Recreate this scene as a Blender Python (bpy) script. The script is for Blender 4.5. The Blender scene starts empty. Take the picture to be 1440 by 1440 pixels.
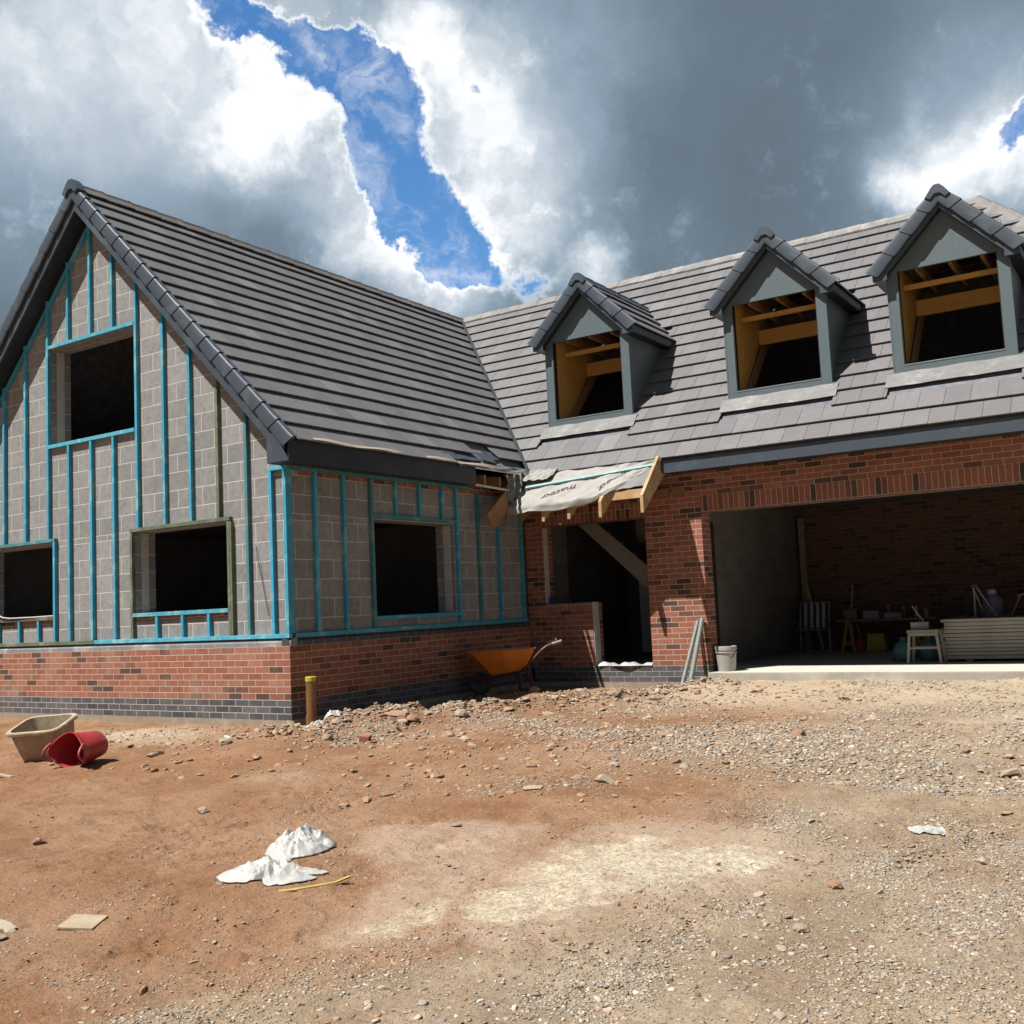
import bpy, bmesh, math, random
import numpy as np
from mathutils import Vector, Matrix
random.seed(7); RNG = np.random.default_rng(11)
R = math.radians
scene = bpy.context.scene
COL = scene.collection

# ------------------------------------------------------------------ helpers
def smooth(a, b, x):
    t = np.clip((x-a)/(b-a), 0, 1); return t*t*(3-2*t)

_perm = np.random.default_rng(3).permutation(512)
_perm = np.concatenate([_perm, _perm])
def perlin(x, y, seed=0):
    x = np.asarray(x, float); y = np.asarray(y, float)
    xi = np.floor(x).astype(int); yi = np.floor(y).astype(int)
    xf = x-xi; yf = y-yi
    def g(ix, iy, dx, dy):
        h = _perm[(_perm[(ix+seed*37) & 511] + iy) & 511]
        a = h*(2*math.pi/512.0)
        return np.cos(a)*dx+np.sin(a)*dy
    u = xf*xf*xf*(xf*(xf*6-15)+10); v = yf*yf*yf*(yf*(yf*6-15)+10)
    a = g(xi, yi, xf, yf); b = g(xi+1, yi, xf-1, yf)
    c = g(xi, yi+1, xf, yf-1); d = g(xi+1, yi+1, xf-1, yf-1)
    return (a+(b-a)*u)+((c+(d-c)*u)-(a+(b-a)*u))*v
def fbm(x, y, octv=4, seed=0, gain=.5, rid=False):
    s = 0; a = 1
    for o in range(octv):
        n = perlin(x*2**o, y*2**o, seed+o)
        s = s+a*((.5-np.abs(n)*1.6) if rid else n); a *= gain
    return s

class MB:
    """collects faces (each its own vertices) and links them as ONE mesh object"""
    def __init__(s): s.v = []; s.f = []; s.m = []; s.uv = []
    def face(s, pts, m=0, uv=None):
        i = len(s.v); s.v += [tuple(p) for p in pts]; s.f.append(tuple(range(i, i+len(pts)))); s.m.append(m)
        if uv is None: uv = autouv(pts)
        s.uv += uv
    def box(s, a, b, m=0, rz=0, org=None, M=None):
        x0, y0, z0 = a; x1, y1, z1 = b
        P = [(x0,y0,z0),(x1,y0,z0),(x1,y1,z0),(x0,y1,z0),(x0,y0,z1),(x1,y0,z1),(x1,y1,z1),(x0,y1,z1)]
        if M is not None: P = [tuple(M @ Vector(p)) for p in P]
        for q in ((0,3,2,1),(4,5,6,7),(0,1,5,4),(1,2,6,5),(2,3,7,6),(3,0,4,7)):
            s.face([P[k] for k in q], m)
    def hexa(s, P, m=0):
        for q in ((0,3,2,1),(4,5,6,7),(0,1,5,4),(1,2,6,5),(2,3,7,6),(3,0,4,7)):
            s.face([P[k] for k in q], m)
    def prism(s, poly, vec, m=0):
        """poly: planar polygon points, vec: extrusion"""
        v = Vector(vec); A = [Vector(p) for p in poly]; B = [p+v for p in A]
        s.face(A[::-1], m); s.face(B, m)
        n = len(A)
        for i in range(n): s.face([A[i], A[(i+1)%n], B[(i+1)%n], B[i]], m)
    def beam(s, a, b, w, h, up=(0,0,1), m=0):
        a = Vector(a); b = Vector(b); d = (b-a).normalized(); up = Vector(up)
        sd = d.cross(up).normalized(); u = sd.cross(d).normalized()
        P = []
        for e in (a, b):
            for (i, j) in ((-1,-1),(1,-1),(1,1),(-1,1)): P.append(e+sd*(w/2*i)+u*(h/2*j))
        s.hexa([P[0],P[1],P[2],P[3],P[4],P[5],P[6],P[7]], m)
    def tube(s, path, r, n=10, m=0, cap=True):
        path = [Vector(p) for p in path]; rings = []
        rr = r if isinstance(r, (list, tuple)) else [r]*len(path)
        ref = None
        for i, p in enumerate(path):
            d = ((path[min(i+1, len(path)-1)]-path[max(i-1, 0)])).normalized()
            if ref is None: ref = Vector((0,0,1)) if abs(d.z) < .9 else Vector((1,0,0))
            a = d.cross(ref).normalized(); b = a.cross(d).normalized(); ref = b
            rings.append([p+a*(rr[i]*math.cos(t*2*math.pi/n))+b*(rr[i]*math.sin(t*2*math.pi/n)) for t in range(n)])
        for i in range(len(rings)-1):
            for t in range(n):
                s.face([rings[i][t], rings[i][(t+1)%n], rings[i+1][(t+1)%n], rings[i+1][t]], m)
        if cap: s.face(rings[0][::-1], m); s.face(rings[-1], m)
    def lathe(s, prof, n=28, m=0, M=None):
        """prof: list of (r, z)"""
        rings = [[Vector((r*math.cos(t*2*math.pi/n), r*math.sin(t*2*math.pi/n), z)) for t in range(n)] for r, z in prof]
        if M is not None: rings = [[M @ p for p in q] for q in rings]
        for i in range(len(rings)-1):
            for t in range(n): s.face([rings[i][t], rings[i][(t+1)%n], rings[i+1][(t+1)%n], rings[i+1][t]], m)
    def grid(s, fn, nu, nv, m=0):
        """shared-vertex sheet"""
        i0 = len(s.v)
        for j in range(nv+1):
            for i in range(nu+1): s.v.append(tuple(fn(i/nu, j/nv)))
        for j in range(nv):
            for i in range(nu):
                a = i0+j*(nu+1)+i
                s.f.append((a, a+1, a+nu+2, a+nu+1)); s.m.append(m)
                s.uv += [(i/nu, j/nv), ((i+1)/nu, j/nv), ((i+1)/nu, (j+1)/nv), (i/nu, (j+1)/nv)]
    def build(s, name, mats, parent=None, clips=(), merge=True, smooth_deg=None, bevel=0, flip=False, loc=None):
        me = bpy.data.meshes.new(name)
        me.from_pydata(s.v, [], s.f)
        if not isinstance(mats, (list, tuple)): mats = [mats]
        for q in mats: me.materials.append(q)
        me.polygons.foreach_set('material_index', s.m)
        ul = me.uv_layers.new(name='UVMap'); ul.data.foreach_set('uv', np.array(s.uv, 'f').ravel())
        bm = bmesh.new(); bm.from_mesh(me)
        if merge: bmesh.ops.remove_doubles(bm, verts=bm.verts, dist=.0002)
        for co, no in clips:
            bmesh.ops.bisect_plane(bm, geom=bm.verts[:]+bm.edges[:]+bm.faces[:], plane_co=co, plane_no=no, clear_outer=True)
        if merge: bmesh.ops.recalc_face_normals(bm, faces=bm.faces)
        bm.to_mesh(me); bm.free()
        if smooth_deg:
            me.polygons.foreach_set('use_smooth', [True]*len(me.polygons))
            me.set_sharp_from_angle(angle=R(smooth_deg))
        me.update()
        o = bpy.data.objects.new(name, me); COL.objects.link(o)
        if parent is not None: o.parent = parent
        if bevel:
            b = o.modifiers.new('bevel', 'BEVEL'); b.width = bevel; b.segments = 2; b.limit_method = 'ANGLE'; b.angle_limit = R(40)
        return o
def autouv(pts):
    a, b, c = Vector(pts[0]), Vector(pts[1]), Vector(pts[2])
    n = (b-a).cross(c-a)
    ax, ay, az = abs(n.x), abs(n.y), abs(n.z)
    if az >= ax and az >= ay: return [(p[0], p[1]) for p in pts]
    if ax > ay: return [(p[1], p[2]) for p in pts]
    return [(p[0], p[2]) for p in pts]

def tag(o, label=None, cat=None, group=None, kind=None):
    if label: o['label'] = label
    if cat: o['category'] = cat
    if group: o['group'] = group
    if kind: o['kind'] = kind
    return o
def thing(name, label, cat, loc=(0,0,0), rz=0, group=None):
    o = bpy.data.objects.new(name, None); COL.objects.link(o)
    o.location = loc; o.rotation_euler = (0,0,rz); o.empty_display_size = .2
    return tag(o, label, cat, group)
def part_empty(name, parent, loc=(0,0,0)):
    o = bpy.data.objects.new(name, None); COL.objects.link(o); o.parent = parent; o.location = loc; return o
def copy_tree(o, parent=None):
    c = o.copy(); COL.objects.link(c); c.parent = parent
    for ch in list(o.children): copy_tree(ch, c)
    return c

# ------------------------------------------------------------------ materials
AK = .78
class NT:
    def __init__(s, name):
        s.mat = bpy.data.materials.new(name); s.mat.use_nodes = True
        s.t = s.mat.node_tree; s.t.nodes.clear()
        s.out = s.n('ShaderNodeOutputMaterial'); s.b = s.n('ShaderNodeBsdfPrincipled')
        s.l(s.b.outputs[0], s.out.inputs[0])
    def n(s, typ, **kw):
        q = s.t.nodes.new(typ)
        for k, v in kw.items(): setattr(q, k, v)
        return q
    def l(s, a, b): s.t.links.new(a, b)
    def obj(s):
        q = s.n('ShaderNodeTexCoord'); return q.outputs['Object']
    def noise(s, vec, scale, detail=4, rough=.55, dist=0, out='Fac'):
        q = s.n('ShaderNodeTexNoise'); q.inputs['Scale'].default_value = scale; q.inputs['Detail'].default_value = detail
        q.inputs['Roughness'].default_value = rough; q.inputs['Distortion'].default_value = dist
        s.l(vec, q.inputs['Vector']); return q.outputs[out]
    def ramp(s, fac, stops, interp='LINEAR'):
        q = s.n('ShaderNodeValToRGB'); cr = q.color_ramp; cr.interpolation = interp
        while len(cr.elements) > 1: cr.elements.remove(cr.elements[0])
        first = True
        for p, c in stops:
            if first: e = cr.elements[0]; e.position = p; first = False
            else: e = cr.elements.new(p)
            if isinstance(c, (int, float)): c = (c, c, c)
            e.color = (*c, 1)
        s.l(fac, q.inputs[0]); return q.outputs[0]
    def mix(s, f, a, b, mode='MIX'):
        q = s.n('ShaderNodeMix', data_type='RGBA', blend_type=mode)
        for sock, v in ((q.inputs[0], f), (q.inputs[6], a), (q.inputs[7], b)):
            if isinstance(v, (int, float)): sock.default_value = v
            elif isinstance(v, tuple): sock.default_value = (*v, 1)
            else: s.l(v, sock)
        return q.outputs[2]
    def math(s, op, a, b=None, clamp=False):
        q = s.n('ShaderNodeMath', operation=op); q.use_clamp = clamp
        for i, v in enumerate((a, b)):
            if v is None: continue
            if isinstance(v, (int, float)): q.inputs[i].default_value = v
            else: s.l(v, q.inputs[i])
        return q.outputs[0]
    def bump(s, h, strength=.4, dist=.01, prev=None):
        q = s.n('ShaderNodeBump'); q.inputs['Strength'].default_value = strength; q.inputs['Distance'].default_value = dist
        s.l(h, q.inputs['Height'])
        if prev is not None: s.l(prev, q.inputs['Normal'])
        return q.outputs[0]
    def set(s, color=None, rough=None, normal=None, metal=None, **kw):
        if color is not None: color = s.mix(1., color, (AK, AK, AK), 'MULTIPLY')
        for nm, v in (('Base Color', color), ('Roughness', rough), ('Normal', normal), ('Metallic', metal), *kw.items()):
            if v is None: continue
            k = s.b.inputs[nm]
            if isinstance(v, (int, float)): k.default_value = v
            elif isinstance(v, tuple): k.default_value = (*v, 1)
            else: s.l(v, k)
        return s.mat

def plain(name, c1, c2=None, scale=8, rough=.6, bump=.15, fine=60, metal=0, rnd=0, spec=None, stain=None, **kw):
    t = NT(name); o = t.obj()
    if c2 is None: c2 = tuple(x*.72 for x in c1)
    n1 = t.noise(o, scale, 5, .6, .3); n2 = t.noise(o, fine, 3, .6)
    f = t.ramp(n1, [(.32, 0.), (.68, 1.)])
    c = t.mix(f, c1, c2)
    c = t.mix(.35, c, t.ramp(n2, [(.3, .55), (.7, 1.0)]), 'MULTIPLY')
    if stain:
        n3 = t.noise(o, scale*.45, 6, .65, .6)
        c = t.mix(t.ramp(n3, [(.52, 0.), (.66, 1.)]), c, stain)
    if rnd:
        oi = t.n('ShaderNodeObjectInfo')
        c = t.mix(rnd, c, t.ramp(oi.outputs['Random'], [(0, .45), (1, 1.3)]), 'MULTIPLY')
    nb = t.bump(n2, bump, .004, t.bump(n1, bump, .01))
    rr = t.math('MULTIPLY_ADD', n1, .3); rr.node.inputs[2].default_value = rough-.15
    t.set(c, rr, nb, metal)
    if spec is not None: t.b.inputs['Specular IOR Level'].default_value = spec
    for k, v in kw.items(): t.b.inputs[k].default_value = v
    return t.mat

def brickmat(name, bw, bh, mortar, du, dv, stops, mort, rough=.85, bump=.8, rot=False, mott=.35, dirt=None, offset=.5, seed=0):
    t = NT(name); uv = t.n('ShaderNodeUVMap'); mp = t.n('ShaderNodeMapping')
    mp.inputs['Location'].default_value = (du, dv, 0)
    if rot: mp.inputs['Rotation'].default_value = (0, 0, R(90))
    t.l(uv.outputs[0], mp.inputs[0])
    # slight waviness of the joints
    wn = t.n('ShaderNodeTexNoise'); wn.inputs['Scale'].default_value = 9; wn.inputs['Detail'].default_value = 2
    t.l(mp.outputs[0], wn.inputs['Vector'])
    sub = t.n('ShaderNodeVectorMath', operation='SUBTRACT'); t.l(wn.outputs['Color'], sub.inputs[0]); sub.inputs[1].default_value = (.5, .5, .5)
    sc = t.n('ShaderNodeVectorMath', operation='SCALE'); sc.inputs['Scale'].default_value = .006; t.l(sub.outputs[0], sc.inputs[0])
    ad = t.n('ShaderNodeVectorMath', operation='ADD'); t.l(mp.outputs[0], ad.inputs[0]); t.l(sc.outputs[0], ad.inputs[1])
    b = t.n('ShaderNodeTexBrick'); b.offset = offset; b.offset_frequency = 2; b.squash = 1
    t.l(ad.outputs[0], b.inputs['Vector'])
    b.inputs['Color1'].default_value = (0,0,0,1); b.inputs['Color2'].default_value = (1,1,1,1)
    b.inputs['Scale'].default_value = 1; b.inputs['Mortar Size'].default_value = mortar/2; b.inputs['Mortar Smooth'].default_value = .25
    b.inputs['Bias'].default_value = 0; b.inputs['Brick Width'].default_value = bw; b.inputs['Row Height'].default_value = bh
    o = t.obj()
    bc = t.ramp(b.outputs['Color'], stops, 'LINEAR')
    n1 = t.noise(o, 14, 5, .65, .4); n2 = t.noise(o, 90, 4, .65); n3 = t.noise(o, 1.7, 5, .6, .3)
    bc = t.mix(mott, bc, t.ramp(n1, [(.3, .45), (.55, 1.), (.75, 1.15)]), 'MULTIPLY')
    bc = t.mix(.5, bc, t.ramp(n2, [(.25, .55), (.6, 1.1)]), 'MULTIPLY')
    mc = t.mix(.5, mort, t.ramp(n2, [(.3, .6), (.7, 1.1)]), 'MULTIPLY')
    c = t.mix(b.outputs['Fac'], bc, mc)
    if dirt:
        c = t.mix(t.math('MULTIPLY', t.ramp(n3, [(.5, 0.), (.75, 1.)]), .35), c, dirt)
    h = t.math('SUBTRACT', t.math('MULTIPLY', n2, .25), b.outputs['Fac'])
    nb = t.bump(h, bump, .006)
    t.set(c, rough, nb); t.b.inputs['Specular IOR Level'].default_value = .25
    return t.mat

RED = [(0,(.085,.055,.048)),(.09,(.14,.075,.058)),(.16,(.24,.10,.068)),(.3,(.34,.132,.085)),(.55,(.39,.155,.098)),(.75,(.32,.12,.075)),(.9,(.42,.18,.115)),(1,(.26,.11,.075))]
MORT = (.62,.50,.40)
M = {}
M['brick_x'] = brickmat('red_brick_gable', .225,.075,.010, .11,0, RED, MORT, dirt=(.5,.4,.32))
M['brick_y'] = brickmat('red_brick_side', .225,.075,.010, 0,0, RED, MORT)
M['brick_g'] = brickmat('red_brick_garage', .225,.075,.010, -.0985,0, RED, MORT)
M['soldier'] = brickmat('red_brick_soldier', .225,.075,.010, 0,0, RED, MORT, rot=True, offset=0)
M['soldier_g'] = brickmat('red_brick_soldier_garage', 2.25,.075,.010, 0,0, RED, MORT, rot=True, offset=0)
BLU = [(0,(.075,.075,.085)),(.5,(.115,.115,.125)),(1,(.155,.15,.155))]
M['blue_x'] = brickmat('blue_brick_gable', .225,.075,.010, .11,0, BLU, (.55,.52,.48), rough=.6, dirt=(.36,.3,.25))
M['blue_y'] = brickmat('blue_brick_side', .225,.075,.010, 0,0, BLU, (.36,.34,.32), rough=.6)
M['blue_g'] = brickmat('blue_brick_garage', .225,.075,.010, -.0985,0, BLU, (.42,.39,.36), rough=.6, dirt=(.34,.28,.22))
BLK = [(0,(.255,.258,.256)),(.35,(.29,.294,.292)),(.7,(.33,.334,.33)),(1,(.28,.28,.274))]
BLK_ = 0
M['block'] = brickmat('grey_blockwork', .45,.225,.013, .1,0, BLK, (.62,.60,.55), rough=.95, bump=.7, mott=.45, dirt=(.38,.36,.33))
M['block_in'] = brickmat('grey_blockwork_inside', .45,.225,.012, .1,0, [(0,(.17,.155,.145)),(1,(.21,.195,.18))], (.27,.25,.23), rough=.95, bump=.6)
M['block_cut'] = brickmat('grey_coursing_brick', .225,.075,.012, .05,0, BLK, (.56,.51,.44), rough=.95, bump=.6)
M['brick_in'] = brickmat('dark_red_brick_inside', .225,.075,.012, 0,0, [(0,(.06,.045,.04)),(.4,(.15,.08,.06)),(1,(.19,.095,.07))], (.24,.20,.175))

def tilemat():
    t = NT('grey_brown_roof_tile'); o = t.obj()
    at = t.n('ShaderNodeAttribute'); at.attribute_name = 'rnd'
    n1 = t.noise(o, 3.2, 6, .65, .5); n2 = t.noise(o, 45, 4, .6); n3 = t.noise(o, 11, 4, .6, 1.0)
    c = t.ramp(at.outputs['Fac'], [(0,(.160,.153,.158)),(.5,(.182,.174,.179)),(.95,(.20,.192,.196)),(1,(.245,.236,.238))])
    c = t.mix(.6, c, t.ramp(n1, [(.3,.82),(.7,1.1)]), 'MULTIPLY')
    c = t.mix(.5, c, t.ramp(n2, [(.3,.7),(.7,1.15)]), 'MULTIPLY')
    c = t.mix(t.math('MULTIPLY', t.ramp(n3, [(.6,0.),(.78,1.)]), .25), c, (.40,.37,.34))
    t.set(c, .52, t.bump(n2, .25, .004)); t.b.inputs['Specular IOR Level'].default_value = .55
    return t.mat
M['tile'] = tilemat()
M['slate_plastic'] = plain('slate_grey_verge_unit', (.070,.090,.118), (.055,.073,.098), 5, .5, .05, 40, spec=.4, stain=(.10,.12,.14))
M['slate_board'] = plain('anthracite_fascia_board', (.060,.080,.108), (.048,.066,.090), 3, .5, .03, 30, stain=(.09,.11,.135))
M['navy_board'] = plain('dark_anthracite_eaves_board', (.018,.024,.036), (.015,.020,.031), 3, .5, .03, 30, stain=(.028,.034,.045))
M['dormer_clad'] = plain('grey_green_dormer_cladding', (.125,.165,.180), (.112,.150,.166), 2, .5, .02, 30)
M['lead'] = plain('milled_lead_flashing', (.205,.203,.20), (.165,.163,.162), 9, .5, .25, 30, metal=.15, stain=(.28,.277,.27))
M['valley'] = plain('dark_green_valley_trim', (.05,.065,.062), None, 6, .5, .1)
M['black'] = plain('black_plastic', (.018,.018,.02), None, 6, .5, .05)
M['batt'] = plain('blue_treated_batten', (.04,.36,.60), (.055,.42,.58), 7, .65, .35, 55, rnd=.2, stain=(.20,.52,.58))
M['batt_s'] = plain('blue_treated_rail', (.05,.38,.56), (.12,.48,.60), 9, .65, .35, 45, rnd=.2, stain=(.30,.55,.56))
M['batt_g'] = plain('green_treated_batten', (.17,.22,.14), (.10,.12,.075), 6, .75, .35, 45, rnd=.3, stain=(.24,.27,.2))
M['batt_t'] = plain('faded_teal_batten', (.05,.27,.33), (.07,.21,.22), 6, .7, .35, 45, stain=(.18,.34,.34))
M['timber'] = plain('pale_sawn_softwood', (.60,.40,.20), (.48,.30,.14), 6, .7, .25, 50, rnd=.2, stain=(.66,.48,.28))
M['timber_d'] = plain('weathered_softwood', (.36,.20,.09), (.28,.15,.07), 6, .7, .25, 50, rnd=.2)
M['amber'] = plain('amber_timber_lining', (.80,.46,.13), (.64,.35,.09), 2.5, .7, .2, 30, rnd=.1)
M['white'] = plain('white_cavity_closer', (.66,.66,.64), (.52,.52,.50), 6, .6, .1)
M['concrete'] = plain('pale_concrete_slab', (.46,.42,.36), (.38,.34,.28), 3, .9, .4, 60, stain=(.52,.48,.40))
M['foot'] = plain('dusty_concrete_footing', (.40,.33,.25), (.30,.24,.18), 5, .95, .5, 50, stain=(.46,.36,.26))
M['floor_in'] = plain('dusty_grey_screed', (.46,.42,.40), (.36,.33,.31), 2, .9, .3, 60)
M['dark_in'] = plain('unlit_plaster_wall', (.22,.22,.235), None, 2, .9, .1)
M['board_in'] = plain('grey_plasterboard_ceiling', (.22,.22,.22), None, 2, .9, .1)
M['felt'] = plain('grey_breather_membrane', (.43,.412,.385), (.36,.345,.32), 8, .75, .25, 60)
M['felt_d'] = plain('dark_grey_membrane_underside', (.24,.25,.28), (.12,.13,.15), 8, .8, .3, 50)
M['ink'] = plain('black_printing_ink', (.03,.03,.03), None, 30, .7, .02)
M['string'] = plain('primed_stair_timber', (.46,.43,.38), (.40,.37,.33), 4, .7, .1)
# ------------------------------------------------------------------ HOUSE
L = 5.01; XP = 2.89; RX = -3.58; RZ = 7.0; RY = 8.6; HX = 6.25; XE = 10.15; YB = 12.5; ZE = 3.1; XO = .3; YO = 4.7; YG = -.215
house = thing('brick_house', 'half built brick and block house with grey roof, blue battens and three dormers', 'house', (0,0,0))

def wall(mb, axis, plane, u0, u1, z0, z1, holes=(), thick=.3, m=0, mr=None, zdat=None):
    if mr is None: mr = m
    P = (lambda u, z, d: (u, plane+d, z)) if axis == 'x' else (lambda u, z, d: (plane-d, u, z))
    us = sorted({u0, u1, *[h[0] for h in holes], *[h[1] for h in holes]}); us = [u for u in us if u0 <= u <= u1]
    zs = sorted({z0, z1, *[h[2] for h in holes], *[h[3] for h in holes]}); zs = [z for z in zs if z0 <= z <= z1]
    def solid(i, j):
        if i < 0 or j < 0 or i >= len(us)-1 or j >= len(zs)-1: return False
        a = (us[i]+us[i+1])/2; b = (zs[j]+zs[j+1])/2
        return not any(h[0] < a < h[1] and h[2] < b < h[3] for h in holes)
    dz = 0 if zdat is None else zdat
    for i in range(len(us)-1):
        for j in range(len(zs)-1):
            if not solid(i, j): continue
            a, b, c, d = us[i], us[i+1], zs[j], zs[j+1]
            uv = [(a,c-dz),(b,c-dz),(b,d-dz),(a,d-dz)]
            mb.face([P(a,c,0),P(b,c,0),P(b,d,0),P(a,d,0)], m, uv)
            mb.face([P(a,c,thick),P(a,d,thick),P(b,d,thick),P(b,c,thick)], mr, [uv[0],uv[3],uv[2],uv[1]])
            if not solid(i-1,j): mb.face([P(a,c,0),P(a,d,0),P(a,d,thick),P(a,c,thick)], mr, [(0,c-dz),(0,d-dz),(thick,d-dz),(thick,c-dz)])
            if not solid(i+1,j): mb.face([P(b,c,0),P(b,c,thick),P(b,d,thick),P(b,d,0)], mr, [(0,c-dz),(thick,c-dz),(thick,d-dz),(0,d-dz)])
            if not solid(i,j-1): mb.face([P(a,c,0),P(a,c,thick),P(b,c,thick),P(b,c,0)], mr)
            if not solid(i,j+1): mb.face([P(a,d,0),P(b,d,0),P(b,d,thick),P(a,d,thick)], mr)

SQ = math.sqrt(.5)
gclip = [((XO, 0, ZE-.07), (1,0,1)), ((RX-(XO-RX), 0, ZE-.07), (-1,0,1))]
# --- gable wall (plane y=0 plinth, y=.05 blockwork)
W2 = (-2.74,-1.0,1.28,2.31); W1 = (-6.2,-4.46,1.30,2.29); WU = (-4.53,-2.68,3.66,5.0); WS = (1.52,3.22,1.11,2.32)
mb = MB(); wall(mb, 'x', 0, -7.3, 0, .225, .825, thick=.12); mb.build('brick_plinth', M['brick_x'], house)
mb = MB(); wall(mb, 'x', 0, -7.3, 0, 0, .225, thick=.12); mb.build('blue_brick_base', M['blue_x'], house)
mb = MB(); wall(mb, 'x', .001, -7.29, -.001, -.5, 0, thick=.2); mb.build('concrete_footing', M['foot'], house)
mb = MB(); wall(mb, 'y', 0, .12, L, .225, .825, thick=.12); mb.build('brick_plinth', M['brick_y'], house)
mb = MB(); wall(mb, 'y', 0, .12, L, 0, .225, thick=.12); mb.build('blue_brick_base', M['blue_y'], house)
mb = MB(); wall(mb, 'y', -.001, .2, L, -.5, 0, thick=.2); mb.build('concrete_footing', M['foot'], house)
# sloping plinth course: separate cant bricks with pale joints
def cant(axis, u0, u1, step):
    mb = MB(); u = u0
    while u < u1-1e-6:
        w = min(step-.008, u1-u)
        a, b = u, u+w; j = random.uniform(-.0015, .0015)
        def P(q, d, z): return (q, d, z) if axis == 'x' else (-d, q, z)
        prof = [(.004+j,.826),(.004+j,.868),(.012,.884),(.026,.896),(.075,.912),(.12,.912),(.12,.826)]
        mb.face([P(a,d,z) for d,z in prof][::-1]); mb.face([P(b,d,z) for d,z in prof])
        for k in range(len(prof)):
            (d0,z0),(d1,z1) = prof[k], prof[(k+1)%len(prof)]
            mb.face([P(a,d0,z0),P(b,d0,z0),P(b,d1,z1),P(a,d1,z1)])
        # joint
        prof2 = [(d+.0012, z-.0012) for d,z in prof]
        for k in range(4):
            (d0,z0),(d1,z1) = prof2[k], prof2[k+1]
            mb.face([P(b,d0,z0),P(b+.008,d0,z0),P(b+.008,d1,z1),P(b,d1,z1)], 1)
        u += step
    return mb
M['cant'] = plain('sunlit_blue_plinth_brick', (.30,.31,.34), (.22,.225,.24), 5, .4, .1, 40, rnd=0, stain=(.46,.45,.43))  # sunlight on the gable slope painted in as paler colour; brick itself is dark
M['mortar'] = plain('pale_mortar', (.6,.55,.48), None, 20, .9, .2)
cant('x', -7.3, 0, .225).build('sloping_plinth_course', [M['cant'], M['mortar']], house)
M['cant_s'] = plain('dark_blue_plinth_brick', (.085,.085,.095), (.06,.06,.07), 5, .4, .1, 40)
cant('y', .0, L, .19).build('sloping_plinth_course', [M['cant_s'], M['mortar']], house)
# --- blockwork
RED_STRIP = (2.775, 2.86)
def blockwall(axis, plane, u0, u1, holes, ztop, name='block_wall', clips=()):
    mb = MB()
    wall(mb, axis, plane, u0, u1, .9, 2.25, [h for h in holes if h[2] < 2.25], .3, 0, zdat=.9)
    wall(mb, axis, plane, u0, u1, 2.25, 2.325, [h for h in holes if h[2] < 2.3], .3, 1, zdat=2.25)
    wall(mb, axis, plane, u0, u1, 2.325, ztop, [h for h in holes if h[3] > 2.4], .3, 0, zdat=2.325)
    return mb.build(name, [M['block'], M['block_cut']], house, clips=clips)
blockwall('x', .05, -7.25, -.05, [W1, W2, WU], 6.9, clips=gclip)
blockwall('y', -.05, .35, L+.1, [WS], 3.05)
# red brick slips bedded above / below the openings
for a_ in (-2.74,-6.2): mb = MB(); mb.box((a_,.045,1.185),(a_+1.74,.06,1.255)); mb.build('brick_slip_course', M['brick_x'], house)
mb = MB(); mb.box((-.06,.25,2.775),(-.045,4.95,2.89)); mb.build('brick_slip_course', M['brick_y'], house)
# cavity closers (pale insulation seen on the far jambs)
def closer(a, b): mb = MB(); mb.box(a, b); return mb.build('cavity_closer', M['white'], house)
closer((-2.745,.135,1.28),(-2.734,.245,2.30)); closer((-4.535,.135,3.66),(-4.524,.25,4.99)); closer((-6.205,.135,1.3),(-6.194,.245,2.28))
closer((-.225,3.214,1.11),(-.10,3.226,2.31))
closer((.285,5.05,1.16),(.30,5.17,2.31))
closer((1.095,5.02,.235),(1.112,5.19,1.16)); closer((.3,5.06,1.147),(1.10,5.19,1.157))
# window sills (inner ledge boards)
# --- battens
def batten(a, b, mat='batt', name='batten'):
    mb = MB(); mb.box(a, b); return mb.build(name, M[mat], house, bevel=.002)
def vg(x, z0, z1, mat='batt', w=.045):
    j = random.uniform(-.004,.004); return batten((x-w/2+j, .002, z0), (x+w/2+j, .048, z1), mat)
def top(x): return ZE-.30+(XO-x if x > RX else x-(2*RX-XO))
ZB = .965
for x in (-6.63, -7.1): vg(x, ZB, top(x))
for x, z0, m in ((-6.15,2.36,'batt'),(-5.63,2.36,'batt'),(-5.10,2.36,'batt')): vg(x, z0, top(x), m)
vg(-4.56, 2.36, top(-4.56)); vg(-4.43, ZB, 2.36, 'batt'); vg(-6.22, ZB, 2.36, 'batt_t')
for x in (-5.78, -5.26, -4.80): vg(x, ZB, 1.26)
for x in (-4.09, -3.6, -3.12): vg(x, ZB, 3.60); vg(x, 5.05, top(x)-.02)
vg(-2.64, 2.36, top(-2.64)); vg(-2.77, ZB, 2.36, 'batt_g'); vg(-2.11, 2.36, top(-2.11)); vg(-1.62, 2.36, top(-1.62)); vg(-1.13, 2.36, top(-1.13), 'batt_g')
vg(-.965, ZB, 2.36, 'batt_g'); vg(-.93, ZB, 2.30, 'batt_g', .03)
for x in (-2.29, -1.81, -1.34): vg(x, ZB, 1.235)
vg(-.65, ZB, top(-.65), 'batt_t'); vg(-.25, ZB, 2.86)
batten((-.047,.0,ZB),(-.001,.046,2.87)); batten((-.047,.048,ZB),(-.001,.095,2.87))
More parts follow.
